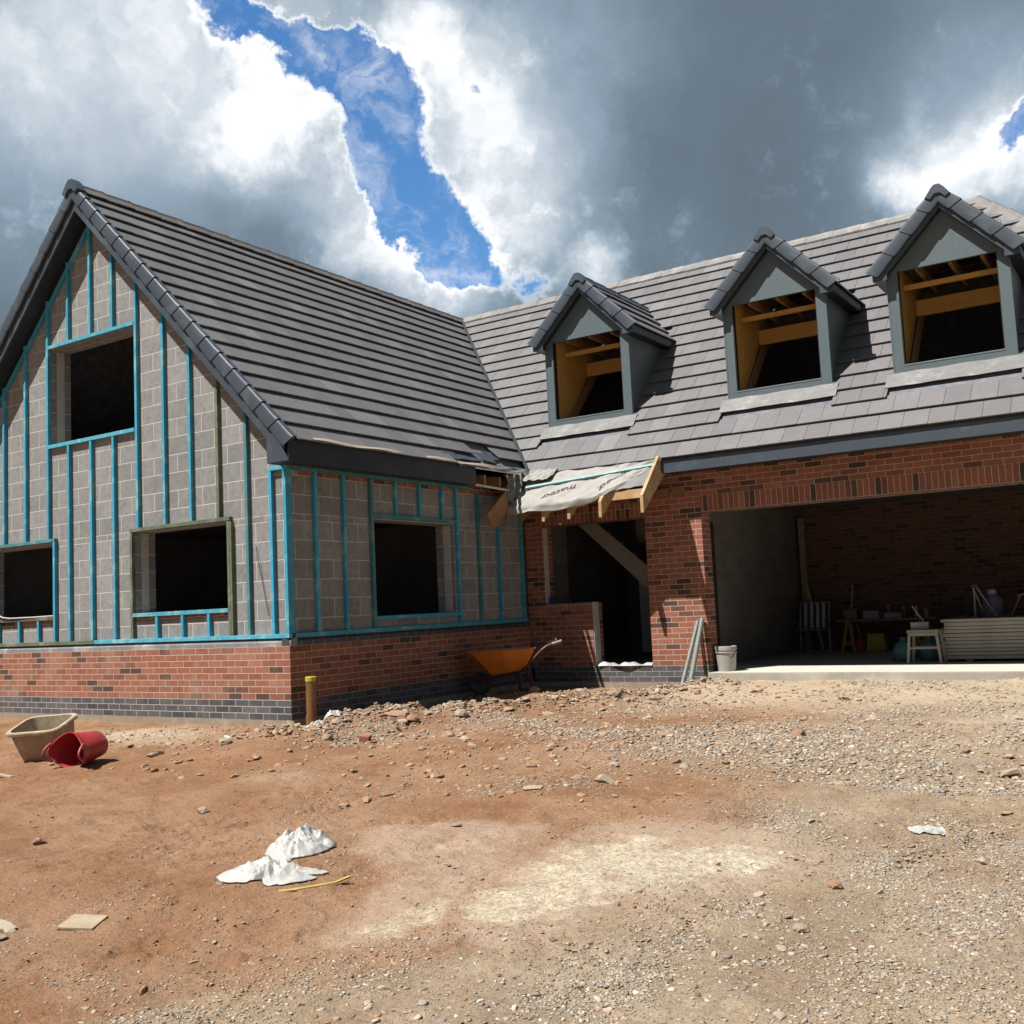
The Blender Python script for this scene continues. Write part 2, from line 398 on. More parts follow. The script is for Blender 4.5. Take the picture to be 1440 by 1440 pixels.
for a, b, m in (((-2.79,-.002,2.315),(-.935,.05,2.36),'batt_g'),((-6.25,-.002,2.315),(-4.40,.05,2.36),'batt_t'),((-2.745,-.002,1.235),(-.99,.052,1.283),'batt_s'),((-6.2,-.002,1.255),(-4.456,.052,1.298),'batt_g'),
                ((-4.535,-.002,3.605),(-2.67,.052,3.655),'batt_s'),((-4.535,-.002,5.003),(-2.67,.05,5.05),'batt_s'),((-.27,-.001,2.825),(-.05,.05,2.87),'batt_s'),
                ((-3.55,-.003,.914),(-.002,.05,.962),'batt_s'),((-7.25,-.003,.914),(-3.56,.05,.962),'batt_g')):
    batten(a, b, m, 'rail')
# sloping rails under the soffit
mb = MB(); mb.beam((RX-.06,.025,ZE+XO-RX-.36),(-.3,.025,ZE+XO+.3-.36),.04,.05); mb.build('rail', M['batt'], house)
mb = MB(); mb.beam((RX+.06,.025,ZE+XO-RX-.36),(2*RX+.3,.025,ZE+XO+.3-.36),.04,.05); mb.build('rail', M['batt'], house)
def vs(y, z0, z1, mat='batt', w=.045):
    j = random.uniform(-.004,.004); return batten((-.048, y-w/2+j, z0), (-.002, y+w/2+j, z1), mat)
for y in (.49,.98): vs(y, ZB, 2.83)
vs(1.48, ZB, 2.83, 'batt_t'); vs(3.28, ZB, 2.83)
for y in (1.96,2.46,2.95): vs(y, 2.39, 2.83)
for y in (3.80,4.30,4.92): vs(y, ZB, 2.80 if y < 4 else 2.75, 'batt' if y > 4 else 'batt_t')
batten((-.05,.05,2.83),(.001,3.6,2.875),'batt_t','rail'); batten((-.05,1.5,2.335),(.001,3.26,2.385),'batt_t','rail'); batten((-.05,1.5,1.06),(.001,3.26,1.105),'batt','rail')
batten((-.05,.1,.914),(.003,L-.02,.962),'batt','rail')
# thin wire on the gable and cable at the left window
mb = MB(); mb.tube([(-.53,.035,1.97),(-.50,.02,1.85),(-.44,.035,1.55),(-.37,.03,1.25),(-.345,.03,1.17)], .004, 6); mb.build('wire', M['black'], house)

# --- garage-wing front wall
DO = (.29,2.03,.225,2.33); HALF = (.29,1.10,.225,1.15)
mb = MB()
wall(mb, 'x', L, 0, .29, .225, 2.33, thick=.30)
wall(mb, 'x', L, .29, 1.10, .225, 1.05, thick=.30)
wall(mb, 'x', L, 2.03, XP, .225, 2.33, thick=.30)
wall(mb, 'x', L, 0, .29, 2.33, 2.555, thick=.30); wall(mb, 'x', L, 2.03, XP, 2.33, 2.555, thick=.30)
wall(mb, 'x', L, 0, XE, 2.555, 3.0, thick=.30)
mb.build('front_wall', [M['brick_g']], house)
mb = MB()
wall(mb, 'x', L, .06, XP, 0, .225, thick=.30); pass
mb.build('blue_brick_base', M['blue_g'], house)
mb = MB(); wall(mb, 'x', L+.001, .0, XP-.002, -.5, 0, thick=.3); mb.build('concrete_footing', M['foot'], house)
mb = MB(); wall(mb, 'x', L-.001, .29, 2.03, 2.33, 2.555, thick=.30); mb.build('soldier_course', M['soldier'], house)
mb = MB(); wall(mb, 'x', L-.001, XP, XE, 2.325, 2.555, thick=.30, zdat=2.33); mb.build('soldier_course', M['soldier'], house)
mb = MB(); wall(mb, 'x', L-.001, .29, 1.10, 1.05, 1.147, thick=.30); mb.build('soldier_course', M['soldier'], house)
mb = MB(); mb.box((.28,L-.003,2.322),(2.04,L+.12,2.3295)); mb.box((XP,L-.003,2.318),(XE,L+.12,2.3245)); mb.build('steel_lintel', plain('grey_brown_lintel_lip',(.16,.11,.09),None,8,.6,.1), house)
mb = MB(); mb.box((XP-.02,L+.305,.14),(XP+.035,L+.33,2.2)); mb.build('damp_proof_strip', M['black'], house)
# slab, inner floors and ceilings
mb = MB(); mb.box((XP+.001,L-.12,-.45),(XE+1,L+.02,.13)); mb.build('concrete_threshold', M['concrete'], house, bevel=.008)
M['slab'] = plain('pale_washed_threshold', (.70,.67,.58), (.6,.56,.48), 3, .9, .3, 60)
mb = MB(); mb.box((XP+.001,L-.118,.1305),(XE+1,L+1.2,.136)); mb.build('garage_floor_edge', M['slab'], house)
mb = MB(); mb.box((2.3,L+.31,-.3),(XE+1,YB,.134)); mb.build('garage_floor', M['floor_in'], house)
mb = MB(); mb.box((-7.2,.36,-.3),(-.36,YB,.2)); mb.box((-.35,L+.31,-.3),(2.29,YB,.2)); mb.build('house_floor', M['floor_in'], house)
mb = MB(); mb.box((-7.2,.36,2.62),(XE,L+.30,2.80), 0) if False else mb.box((-7.2,.36,2.66),(-.36,L+.31,2.80)); mb.box((-7.2,L+.312,2.66),(XE+1,YB,2.80)); mb.build('upper_floor', M['board_in'], house)
# inner walls
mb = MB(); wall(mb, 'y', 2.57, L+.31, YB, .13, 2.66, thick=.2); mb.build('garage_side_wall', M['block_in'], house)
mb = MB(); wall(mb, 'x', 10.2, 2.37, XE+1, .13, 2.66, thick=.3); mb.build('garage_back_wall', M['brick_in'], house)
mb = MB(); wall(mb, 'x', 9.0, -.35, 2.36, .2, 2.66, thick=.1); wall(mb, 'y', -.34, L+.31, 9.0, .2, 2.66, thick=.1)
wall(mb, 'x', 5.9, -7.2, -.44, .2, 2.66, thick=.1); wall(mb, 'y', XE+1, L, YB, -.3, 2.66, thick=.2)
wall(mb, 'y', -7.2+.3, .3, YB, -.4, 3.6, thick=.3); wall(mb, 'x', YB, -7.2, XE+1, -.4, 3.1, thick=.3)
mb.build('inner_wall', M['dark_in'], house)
mb = MB(); wall(mb, 'x', 5.4, .29, .72, .2, 2.4, thick=.1) if False else mb.box((.05,5.32,.2),(.15,6.0,2.6)); mb.build('inner_return', M['block_in'], house)

# --- roof coverings
G = 5.515/17
def roof_tiles(name, O, U, S, ln, n, tw=.30, clips=(), skip=None, seed=0, parent=None, s0=-.02, tilt=.043, cutters=(), over0=0):
    rg = random.Random(seed); O = Vector(O); U = Vector(U).normalized(); S = Vector(S).normalized(); N = U.cross(S).normalized()
    if N.z < 0: N = -N
    mb = MB(); vals = []
    for k in range(n):
        u = -(.5*tw if k % 2 else 0)
        while u < ln:
            a = max(u+.0022, 0); b = min(u+tw-.0022, ln)
            if cutters:
                yc = (O+S*(k*G+G/2)).y
                for lo, hi, y0_, y1_ in cutters:
                    if y0_ < yc < y1_ and a < hi and b > lo:
                        if a < lo: b = lo
                        elif b > hi: a = hi
                        else: b = a
            if b-a > .02:
                c = O+U*((a+b)/2)+S*(k*G+G/2)
                if not (skip and skip(c, k, (a+b)/2)):
                    s_a = k*G+s0+(over0 if k == 0 else 0)+rg.uniform(-.0012,.0012); s_b = (k+1)*G+.06; dh = rg.uniform(-.002,.002); tw_ = rg.uniform(-.0015,.0015)
                    def q(uu, ss, hh): return O+U*uu+S*ss+N*hh
                    P = [q(a,s_a,.027+dh),q(b,s_a,.027+dh+tw_),q(b,s_b,-.012),q(a,s_b,-.012),q(a,s_a,tilt+dh),q(b,s_a,tilt+dh+tw_),q(b,s_b,.002),q(a,s_b,.002)]
                    nf = len(mb.f); mb.hexa(P); vals += [rg.random()]*(len(mb.f)-nf)
            u += tw
    me_v = vals
    me = bpy.data.meshes.new(name); me.from_pydata(mb.v, [], mb.f); me.materials.append(M['tile'])
    bm = bmesh.new(); bm.from_mesh(me); lay = bm.faces.layers.float.new('rnd')
    for f, v in zip(bm.faces, me_v): f[lay] = v
    for co, no in clips: bmesh.ops.bisect_plane(bm, geom=bm.verts[:]+bm.edges[:]+bm.faces[:], plane_co=co, plane_no=no, clear_outer=True)
    bm.to_mesh(me); bm.free()
    o = bpy.data.objects.new(name, me); COL.objects.link(o); o.parent = parent or house
    return o
roof = part_empty('roof', house)
DORM = [.99, 3.96, 6.22]
vl = ((XO, YO, 0), Vector((1,1,0)))        # valley vertical plane through (XO,YO) dir (-1,1): wing side keeps x+y < XO+YO
# right slope of the gable wing
def skipA(c, k, u):
    y = c.y
    if k == 0 and y > 2.75: return True
    if k == 1 and 3.55 < y < 4.2: return True
    return False
roof_tiles('roof_tiles', (XO,YG+.10,ZE), (0,1,0), (-1,0,1), 9.3, 17, clips=[((XO,YO,0),(1,1,0)), ((RX,0,0),(-1,0,0))], skip=skipA, seed=1, parent=roof)
# loose ragged eaves tiles
mb = MB()
rr = random.Random(4)
for i, (y0, w, up, dr, ya) in enumerate(((2.78,.30,.02,.0,.03),(3.10,.28,.05,.03,-.05),(3.40,.26,.06,.05,.12),(3.74,.30,.10,.07,-.16),(4.06,.22,.13,.06,.2))):
    Mx = Matrix.Translation((XO-.02-up, y0, ZE+.035+up*.9)) @ Matrix.Rotation(R(45-dr*120),4,'Y') @ Matrix.Rotation(ya,4,'Z')
    mb.box((-.36,0,-.01),(.0+rr.uniform(-.05,.02),w,.012), M=Mx)
mb.build('loose_tiles', M['slate_plastic'], roof)
# main front slope, hip end clipped
def skipB(c, k, u):
    for cx in DORM:
        if abs(c.x-cx) < .66 and 5.47 < c.y < 7.2: return True
        if abs(c.x-cx) < .72 and 5.2 < c.y < 5.5 : return True
    return False
roof_tiles('roof_tiles', (-3.9,YO,ZE), (1,0,0), (0,1,1), XE+4.2, 17, clips=[((XO,YO,0),(-1,-1,0)), ((HX,RY,0),(1,1,0)), ((0,RY,0),(0,1,0))], skip=None, seed=2, parent=roof, over0=-.03, cutters=[(cx+3.9-.70,cx+3.9+.70,5.45,7.2) for cx in DORM]+[(cx+3.9-.78,cx+3.9+.78,5.25,5.451) for cx in DORM])
# plain back slopes (never faced by the lens, there for completeness)
M['tile_back'] = plain('grey_brown_tile_sheet', (.2,.19,.185), None, 4, .7, .2)
mb = MB()
mb.face([(RX,YG+.1,RZ+.03),(2*RX-XO,YG+.1,ZE+.03),(2*RX-XO,YB+.3,ZE+.03),(RX,YB+.3,RZ+.03)])
mb.face([(RX,RY,RZ+.02),(HX,RY,RZ+.02),(XE+.0,RY+3.9,ZE+.02),(XO-7.8,RY+3.9,ZE+.02)])
mb.face([(HX,RY,RZ+.025),(XE,YO,ZE+.025),(XE,RY+3.9,ZE+.025)])
mb.build('rear_roof_tiles', M['tile_back'], roof)
# underlay sheets (block the daylight), with openings behind the dormers
mb = MB()
e = .035
mb.face([(RX,YG+.12,RZ-e),(XO-.02,YG+.12,ZE-e+.02),(XO-.02,YO+.02,ZE-e+.02),(RX,RY,RZ-e)])
cuts = sorted([XO-.0]+[c+s*.62 for c in DORM for s in (-1,1)])
xs = [XO]+[c+s*.62 for c in DORM for s in (-1,1)]+[XE]
# below dormer openings strip, above strip and piers
def pl(x, y): return (x, y, y-YO+ZE-e)
mb.face([pl(XO,YO-.0),pl(XE,YO-.0),pl(XE-.8,5.5),pl(XO-.8,5.5)])
mb.face([pl(XO-.8,5.5),pl(DORM[0]-.62,5.5),pl(DORM[0]-.62,6.75),pl(XO-2.05,6.75)])
mb.face([pl(DORM[0]+.62,5.5),pl(DORM[1]-.62,5.5),pl(DORM[1]-.62,6.75),pl(DORM[0]+.62,6.75)])
mb.face([pl(DORM[1]+.62,5.5),pl(DORM[2]-.62,5.5),pl(DORM[2]-.62,6.75),pl(DORM[1]+.62,6.75)])
mb.face([pl(DORM[2]+.62,5.5),pl(XE-.8,5.5),pl(XE-2.05,6.75),pl(DORM[2]+.62,6.75)])
mb.face([pl(XO-2.05,6.75),pl(XE-2.05,6.75),pl(HX,RY),pl(RX,RY)])
mb.face([(RX,YG+.12,RZ-e),(RX,YB,RZ-e),(2*RX-XO,YB,ZE-e),(2*RX-XO,YG+.12,ZE-e)])
mb.face([(RX,RY,RZ-e),(RX,RY+3.9,ZE-e),(XE,RY+3.9,ZE-e),(HX,RY,RZ-e)])
mb.build('roof_underlay', M['felt_d'], roof, merge=False)
# valley trim
mb = MB()
a = Vector((XO+.0,YO-.0,ZE+.062)); b = Vector((RX,RY,RZ+.062))
mb.beam(a-Vector((0,0,0)), b, .042, .03, (0,0,1)); mb.build('valley_trim', M['valley'], roof)
# ridge tiles
def ridge(a, b, w=.115, seg=.45, name='ridge_tiles', mat='tile', lift=.05, clips=(), step=.010):
    a = Vector(a); b = Vector(b); d = (b-a); n = max(1, round(d.length/seg)); d.normalize(); sd = d.cross(Vector((0,0,1))).normalized(); up = sd.cross(d).normalized()
    mb = MB(); Lg = (b-a).length/n
    for k in range(n):
        p = a+d*(k*Lg); q = p+d*(Lg+.012); r0, r1 = 0.0, step
        prof = [(-w,-w*.92),(-w*.45,-w*.22),(-.035,.015),(0,.022),(.035,.015),(w*.45,-w*.22),(w,-w*.92)]
        for i in range(6):
            (x0,z0),(x1,z1) = prof[i], prof[i+1]
            mb.face([p+sd*x0+up*(z0+lift+r0),p+sd*x1+up*(z1+lift+r0),q+sd*x1+up*(z1+lift+r1),q+sd*x0+up*(z0+lift+r1)])
            mb.face([p+sd*x0+up*(z0+lift+r0-.018),q+sd*x0+up*(z0+lift+r1-.018),q+sd*x1+up*(z1+lift+r1-.018),p+sd*x1+up*(z1+lift+r0-.018)])
        for pp, rr_ in ((p,r0),(q,r1)):
            for i in range(6):
                (x0,z0),(x1,z1) = prof[i], prof[i+1]
                mb.face([pp+sd*x0+up*(z0+lift+rr_),pp+sd*x1+up*(z1+lift+rr_),pp+sd*x1+up*(z1+lift+rr_-.018),pp+sd*x0+up*(z0+lift+rr_-.018)])
        # ridge clip
        c = q-d*.006
        mb.beam(c+up*(lift+.02)-sd*.012, c+up*(lift+.05)-sd*.012, .006, .02, d)
    return mb
M['tile_flat'] = plain('grey_brown_ridge_tile', (.235,.218,.21), (.18,.165,.16), 5, .6, .15, 40, stain=(.3,.28,.27))
ridge((RX,YG-.02,RZ),(RX,RY,RZ)).build('ridge_tiles', M['tile_flat'], roof, merge=False)
ridge((RX+.1,RY,RZ),(HX-.02,RY,RZ)).build('ridge_tiles', M['tile_flat'], roof, merge=False)
ridge((XE,YO,ZE),(HX,RY,RZ), w=.15, seg=.4, step=.022).build('hip_tiles', M['tile_flat'], roof, merge=False)

# --- dry verge units : profile in (depth y from the gable face, height h along the roof normal)
def verge(org, S, N, Y, n, parent, name='verge_units', over=.05):
    """org: foot of slope on the verge line, S up-slope, N roof normal, Y outward"""
    org = Vector(org); S = Vector(S).normalized(); N = Vector(N).normalized(); Y = Vector(Y).normalized(); mb = MB()
    for k in range(n):
        s0 = k*G-over; s1 = (k+1)*G-over+.035
        prof = [(-.035,.062),(.018,.064),(.034,.060),(.042,.050),(.045,.03),(.045,-.085),(.040,-.104),(.018,-.112)]
        def ring(s, sc, drop=0): return [org+S*(s)+Y*(d*sc)+N*(h*sc+.008-drop) for d, h in prof]
        # lower lip: curved – bottom corner pulled up-slope
        r0 = [org+S*(s0+max(0,(-.02-h))*.55)+Y*(d*1.08)+N*(h*1.06+.012) for d, h in prof]
        rm = [org+S*(s0+.10+max(0,(-.02-h))*.3)+Y*(d*1.03)+N*(h*1.02+.006) for d, h in prof]
        r1 = ring(s1, .90)
        for A, B in ((r0, rm), (rm, r1)):
            for i in range(len(prof)-1): mb.face([A[i],A[i+1],B[i+1],B[i]])
        # lip thickness
        ri = [p+S*.012-Y*.012-N*.010 for p in r0]
        for i in range(len(prof)-1): mb.face([r0[i],ri[i],ri[i+1],r0[i+1]])
    return mb.build(name, M['slate_plastic'], parent, smooth_deg=50)
Nr = Vector((1,0,1)); Nl = Vector((-1,0,1))
verge((XO,YG,ZE), (-1,0,1), Nr, (0,-1,0), 17, roof); verge((2*RX-XO,YG,ZE), (1,0,1), Nl, (0,-1,0), 17, roof)
def ridge_end(c, y, parent, s=1.0):
    """faceted cap closing the ridge at the verge"""
    mb = MB(); c = Vector(c)
    pr = [(-.215,-.155),(-.105,.0),(-.045,.055),(.045,.055),(.105,.0),(.215,-.155),(.135,-.205),(.05,-.115),(-.05,-.115),(-.135,-.205)]
    A = [c+Vector((a*s,0,b*s)) for a, b in pr]; B = [p+Vector((0,.11,.0)) for p in A]; F = [c+Vector((a*s*.93,-.02,b*s*.93)) for a, b in pr]
    mb.face(F); n = len(A)
    for i in range(n): mb.face([F[i],F[(i+1)%n],A[(i+1)%n],A[i]]); mb.face([A[i],A[(i+1)%n],B[(i+1)%n],B[i]])
    mb.build('ridge_end_cap', M['slate_plastic'], parent, smooth_deg=30)
ridge_end((RX,YG-.05,RZ+.06), 0, roof, .82)
# barge boards and soffit under the verge
def sl(x0, x1, y, h0, h1, RX=RX, RZ=RZ):
    """quad strip following the right slope at offsets h (normal) – returns function"""
def barge(parent, rx, rz, xe, ze, y, h0, h1, thk, wall_y, mats, boxend=True, box_h=.25, wallx=None):
    mb = MB(); q = math.sqrt(2)
    for sg in (1,-1):
        X = lambda x: rx+sg*x
        half = xe-rx
        # vertical drop equals h*sqrt2
        poly = [(X(0),y,rz-h0*q),(X(half),y,ze-h0*q),(X(half),y,ze-h1*q) ,(X(0),y,rz-h1*q)]
        mb.prism(poly, (0,thk,0), 0)
    ob = mb.build('barge_board', mats[0], parent)
    mb = MB()
    for sg in (1,-1):
        X = lambda x: rx+sg*x
        half = xe-rx; z1 = rz-(h1-.012)*q; z2 = ze-(h1-.012)*q
        mb.prism([(X(0),y+thk,z1),(X(half),y+thk,z2),(X(half),y+thk,z2+.014),(X(0),y+thk,z1+.014)], (0,wall_y-y-thk,0), 0)
    mb.build('soffit', mats[1], parent)
barge(roof, RX, RZ, -.02, ZE+XO+.02, YG, .02, .215, .022, .05, (M['slate_board'], M['navy_board']))
# box end
mb = MB(); poly = [(-.05,YG-.012,2.865),(.285,YG-.012,2.865),(.10,YG-.012,3.16),(.06,YG-.012,3.25),(-.05,YG-.012,3.33)]
mb.prism(poly, (0,.03,0)); mb.box((-.05,YG+.018,2.865),(-.03,.0,3.1)); mb.build('box_end', M['slate_board'], roof, bevel=.004)
mb = MB(); mb.box((.262,YG+.0,2.855),(.284,3.36,3.12)); mb.build('fascia', M['navy_board'], roof, bevel=.002)
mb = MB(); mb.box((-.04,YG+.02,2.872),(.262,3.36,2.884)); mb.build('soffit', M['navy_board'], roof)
mb = MB(); mb.beam((.262,3.36,2.86),(.285,4.25,2.83),.012,.03); mb.build('rail', M['white'], roof)
mb = MB(); mb.grid(lambda u,v: (XO+.005+.035*v+.008*math.sin(u*9), YG+.35+u*3.9, ZE+.055-.035*v-.035*max(0,u-.75)*4*v+.010*math.sin(u*23+v)), 60, 3); M['pale_felt'] = plain('pale_felt_support_tray', (.55,.47,.40), (.45,.38,.32), 4, .8, .1)
mb.build('eaves_felt_edge', M['pale_felt'], roof)
# main wing fascia, eaves vent and soffit
mb = MB(); mb.box((2.50,YO-.022,2.88),(XE,YO,3.055)); mb.build('fascia', M['slate_board'], roof, bevel=.002)
mb = MB(); mb.box((XO+.25,YO-.025,3.057),(XE,YO+.03,3.100)); mb.build('eaves_vent', M['black'], roof, bevel=.003)
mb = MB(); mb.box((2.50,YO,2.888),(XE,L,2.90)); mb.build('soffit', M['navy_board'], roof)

# --- dormers
def make_dormer(cx):
    d = part_empty('dormer', house, (cx,0,0))
    F = 5.45; HW = .715; OW = .595; Z0 = 3.90; ZS = 4.015; ZH = 5.245; EZ = 5.25; EH = .87; AZ = EZ+EH   # roof base apex
    q = math.sqrt(2)
    # front panel with window opening
    mb = MB(); wall(mb, 'x', F, -HW, HW, Z0, 6.2, [(-OW,OW,ZS,ZH)], .05)
    mb.build('front_panel', M['dormer_clad'], d, clips=[((EH,0,EZ-.05),(1,0,1)), ((-EH,0,EZ-.05),(-1,0,1))], bevel=.0)
    mb = MB(); mb.box((-OW-.0,F-.004,ZS-.022),(OW,F+.06,ZS-.002)); mb.build('window_trim', M['dormer_clad'], d, bevel=.003)
    for s in (-1,1): mb = MB(); mb.box((s*OW-.012 if s>0 else -OW,F+.01,ZS),(OW if s>0 else -OW+.012,F+.09,ZH)); mb.build('inner_reveal', M['black'], d)
    # cheeks
    for s in (-1,1):
        mb = MB(); x = s*HW
        poly = [(x,F+.001,F-YO+ZE-.02),(x,F+.001,EZ+.10),(x,EZ+.10-ZE+YO+.1,EZ+.10),(x,EZ+.10-ZE+YO+.1,EZ+.10-.02)]
        mb.prism(poly, (-s*.02,0,0)); mb.build('cheek', M['dormer_clad'], d)
        mb = MB(); mb.box((x-.004 if s>0 else x-.02, F-.004, Z0),(x+.02 if s>0 else x+.004, F+.05, EZ+.02)); mb.build('corner_trim', M['dormer_clad'], d, bevel=.004)
    # tiled roof, cut by the main roof plane
    V = F-.125
    cut = [((0,YO,ZE+.01),(0,1,-1))]
    for s in (-1,1):
        roof_tiles('dormer_tiles', (s*EH,V+.06,EZ), (0,1,0), (-s,0,1), 2.9, 4, clips=cut+[((0,0,0),(-s,0,0))], seed=5+s, parent=d)
        mb = MB(); mb.face([(0,V+.05,AZ-.03),(s*EH,V+.05,EZ-.03),(s*EH,8,EZ-.03),(0,8,AZ-.03)]); mb.build('dormer_underlay', M['timber_d'], d, clips=cut, merge=False)
        verge((s*EH,V,EZ), (-s,0,1), (s,0,1), (0,-1,0), 4, d)
        # eaves fascia + soffit
        yb = EZ-.06-ZE+YO
        mb = MB(); mb.box((s*EH-(.02 if s>0 else 0),V+.02,EZ-.115),(s*EH+(0 if s>0 else .02),yb,EZ+.0)); mb.build('eaves_fascia', M['slate_board'], d, bevel=.002)
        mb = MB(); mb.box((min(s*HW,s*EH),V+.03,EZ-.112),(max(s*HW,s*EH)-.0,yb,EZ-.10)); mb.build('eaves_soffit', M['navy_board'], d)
        mb = MB(); mb.prism([(s*(EH+.005),V-.006,EZ-.125),(s*(HW-.02),V-.006,EZ-.125),(s*(HW-.02),V-.006,EZ+.10),(s*(EH+.005),V-.006,EZ-.02)], (0,.028,0)); mb.build('box_end', M['slate_board'], d)
    ridge((0,V,AZ),(0,AZ-ZE+YO,AZ), w=.11, seg=.42).build('ridge_tiles', M['slate_plastic'], d, clips=cut, merge=False)
    ridge_end((0,V-.045,AZ+.045), 0, d, .72)
    mb = MB()
    for s in (-1,1): mb.prism([(0,V,AZ-.02),(s*EH,V,EZ-.02),(s*(EH-.0),V,EZ-.12),(s*(EH-.10),V,EZ-.12),(0,V,AZ-.20)], (0,.022,0))
    mb.build('barge_board', M['slate_board'], d)
    mb = MB()
    for s in (-1,1): mb.prism([(0,V+.022,AZ-.20),(s*(EH-.10),V+.022,EZ-.11),(s*(EH-.10),V+.022,EZ-.098),(0,V+.022,AZ-.188)], (0,F-V-.022,0))
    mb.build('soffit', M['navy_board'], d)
    # lead apron over the tiles below
    mb = MB()
    rg = random.Random(3)
    W = HW+.10
    def ap(u, v):
        x = -W+2*W*u; s = v; y = F+.01-.22*s*SQ*1.25
        return (x, y, y-YO+ZE+.074+.0015*math.sin(u*31+v*3)+.0025*math.sin(u*13.0+2*v)-.026*v)
    mb.grid(ap, 50, 8); mb.grid(lambda u,v: (-W+2*W*u, F-.006-.004*math.sin(u*20), F-YO+ZE+.055+.02*v), 40, 2)
    mb.build('lead_apron', M['lead'], d, smooth_deg=60)
    # inside: lining boards, trimmed rafters, header timbers
    for s in (-1,1):
        mb = MB(); x0 = s*(OW+.03); poly = [(x0,F+.05,F-YO+ZE-.2),(x0,F+.05,ZH+.15),(x0,7.05,ZH+.15)]
        mb.prism(poly, (s*.02,0,0)); mb.build('timber_lining', M['amber'], d)
        mb = MB(); mb.beam((s*(OW-.015),F+.06,F-YO+ZE-.20),(s*(OW-.015),7.0,7.0-YO+ZE-.20),.045,.13,(0,0,1)); mb.build('trimmer_rafter', M['timber_d'], d)
    for y, z, h in ((F+.42,5.125,.065),(F+1.12,5.0,.22)):
        mb = MB(); mb.box((-OW-.02,y,z-h/2),(OW+.02,y+.045,z+h/2)); mb.build('header_timber', M['amber'], d)
    for x in (-.36,.04,.42):
        mb = MB(); mb.box((x-.02,F+.06,5.22),(x+.025,F+1.3,5.34)); mb.build('ceiling_joist', M['timber_d'], d)
    return d
d0 = make_dormer(DORM[0])
for cx, lab in zip(DORM[1:], (0, 1)):
    c = copy_tree(d0, house); c.location = (cx,0,0)
# lead / felt patch by the valley

# --- porch rafters (part of the house)
def rafter(x, y1, z1, dep, y0=L+.05, mat='timber', w=.045):
    """plumb-cut tail: top line z = z1 + (y-y1), plumb depth dep"""
    mb = MB(); ym = min(y0, 4.64); za = z1+(ym-y1)
    mb.prism([(x-w/2,y1,z1),(x-w/2,ym,za),(x-w/2,y0,za),(x-w/2,y0,za-dep+.2),(x-w/2,y1,z1-dep)], (w,0,0))
    return mb.build('porch_rafter', M[mat], house)
rafter(2.46,4.06,2.545,.235); rafter(1.78,4.15,2.53,.22); rafter(1.27,4.17,2.55,.22); rafter(.85,4.17,2.55,.22); rafter(.42,4.25,2.60,.25,mat='timber_d')
mb = MB(); mb.box((1.80,4.30,2.54),(2.44,4.345,2.66)); mb.build('porch_noggin', M['timber'], house)
mb = MB(); mb.box((2.49,L-.05,2.60),(2.68,L-.003,2.71)); mb.build('porch_ledger', M['timber_d'], house)
mb = MB(); mb.box((.5,L-.05,2.60),(2.44,L-.002,2.70)); mb.build('porch_ledger', M['timber_d'], house)
mb = MB(); mb.prism([(.24,3.60,2.46),(.24,3.70,2.29),(.24,3.86,2.29),(.24,4.44,2.86),(.24,4.22,2.90)],(.045,0,0)); mb.build('valley_rafter', M['timber_d'], house)
for y in (3.62,4.0,4.35):
    mb = MB(); mb.prism([(0,y,3.05),(.24,y,3.02),(.24,y,2.88),(0,y,2.86)],(0,.045,0)); mb.build('rafter_tail', M['timber_d'], house)
# timber batten over the membrane
M['batt_p'] = plain('pale_teal_batten', (.34,.50,.50), (.25,.44,.46), 9, .65, .3, 45, stain=(.48,.56,.54))
mb = MB(); mb.beam((.44,4.40,2.868),(2.46,4.56,2.995),.045,.03,(0,-.7,.7)); mb.build('rail', M['batt_p'], house)

# --- staircase seen through the doorway
st = part_empty('staircase', house)
mb = MB(); y = 6.3; mb.prism([(.20,y,2.70),(.2,y,2.44),(2.3,y,.62),(2.3,y,.95)][::-1] if False else [(.10,y,2.80),(.10,y,2.52),(2.35,y,.44),(2.35,y,.88)], (0,.04,0)); mb.build('stair_string', M['string'], st)
mb = MB()
for k in range(11):
    x = 2.3-k*.22; z = .62+k*.19
    mb.box((x-.24,y+.05,z+.30),(x+.01,y+.95,z+.33)); mb.box((x-.01,y+.05,z+.11),(x+.01,y+.95,z+.305))
mb.build('stair_treads', M['dark_in'], st)
M['plast'] = plain('pale_plaster_stair_wall', (.55,.54,.52), None, 3, .9, .1)
mb = MB(); wall(mb, 'x', y+1.0, .75, 2.36, .3, 2.64, thick=.05); mb.build('stair_wall', M['plast'], st)
# ------------------------------------------------------------------ GROUND
def seg_dist(x, y, a, b):
    ax, ay = a; bx, by = b; dx, dy = bx-ax, by-ay
    t = np.clip(((x-ax)*dx+(y-ay)*dy)/(dx*dx+dy*dy), 0, 1)
    return np.hypot(x-ax-t*dx, y-ay-t*dy), t
def poly_sd(x, y, P):
    """signed distance (negative inside)"""
    d = np.full(np.shape(x), 1e9); ins = np.zeros(np.shape(x), bool); n = len(P)
    for i in range(n):
        a, b = P[i], P[(i+1)%n]; d = np.minimum(d, seg_dist(x, y, a, b)[0])
        c = ((a[1] > y) != (b[1] > y)); xi = (b[0]-a[0])*(y-a[1])/((b[1]-a[1])+1e-12)+a[0]
        ins ^= c & (x < xi)
    return np.where(ins, -d, d)
RID = [(.62,-.62),(.95,.05),(1.2,.75),(1.6,1.5),(2.2,2.5),(2.8,3.5),(3.1,4.2)]
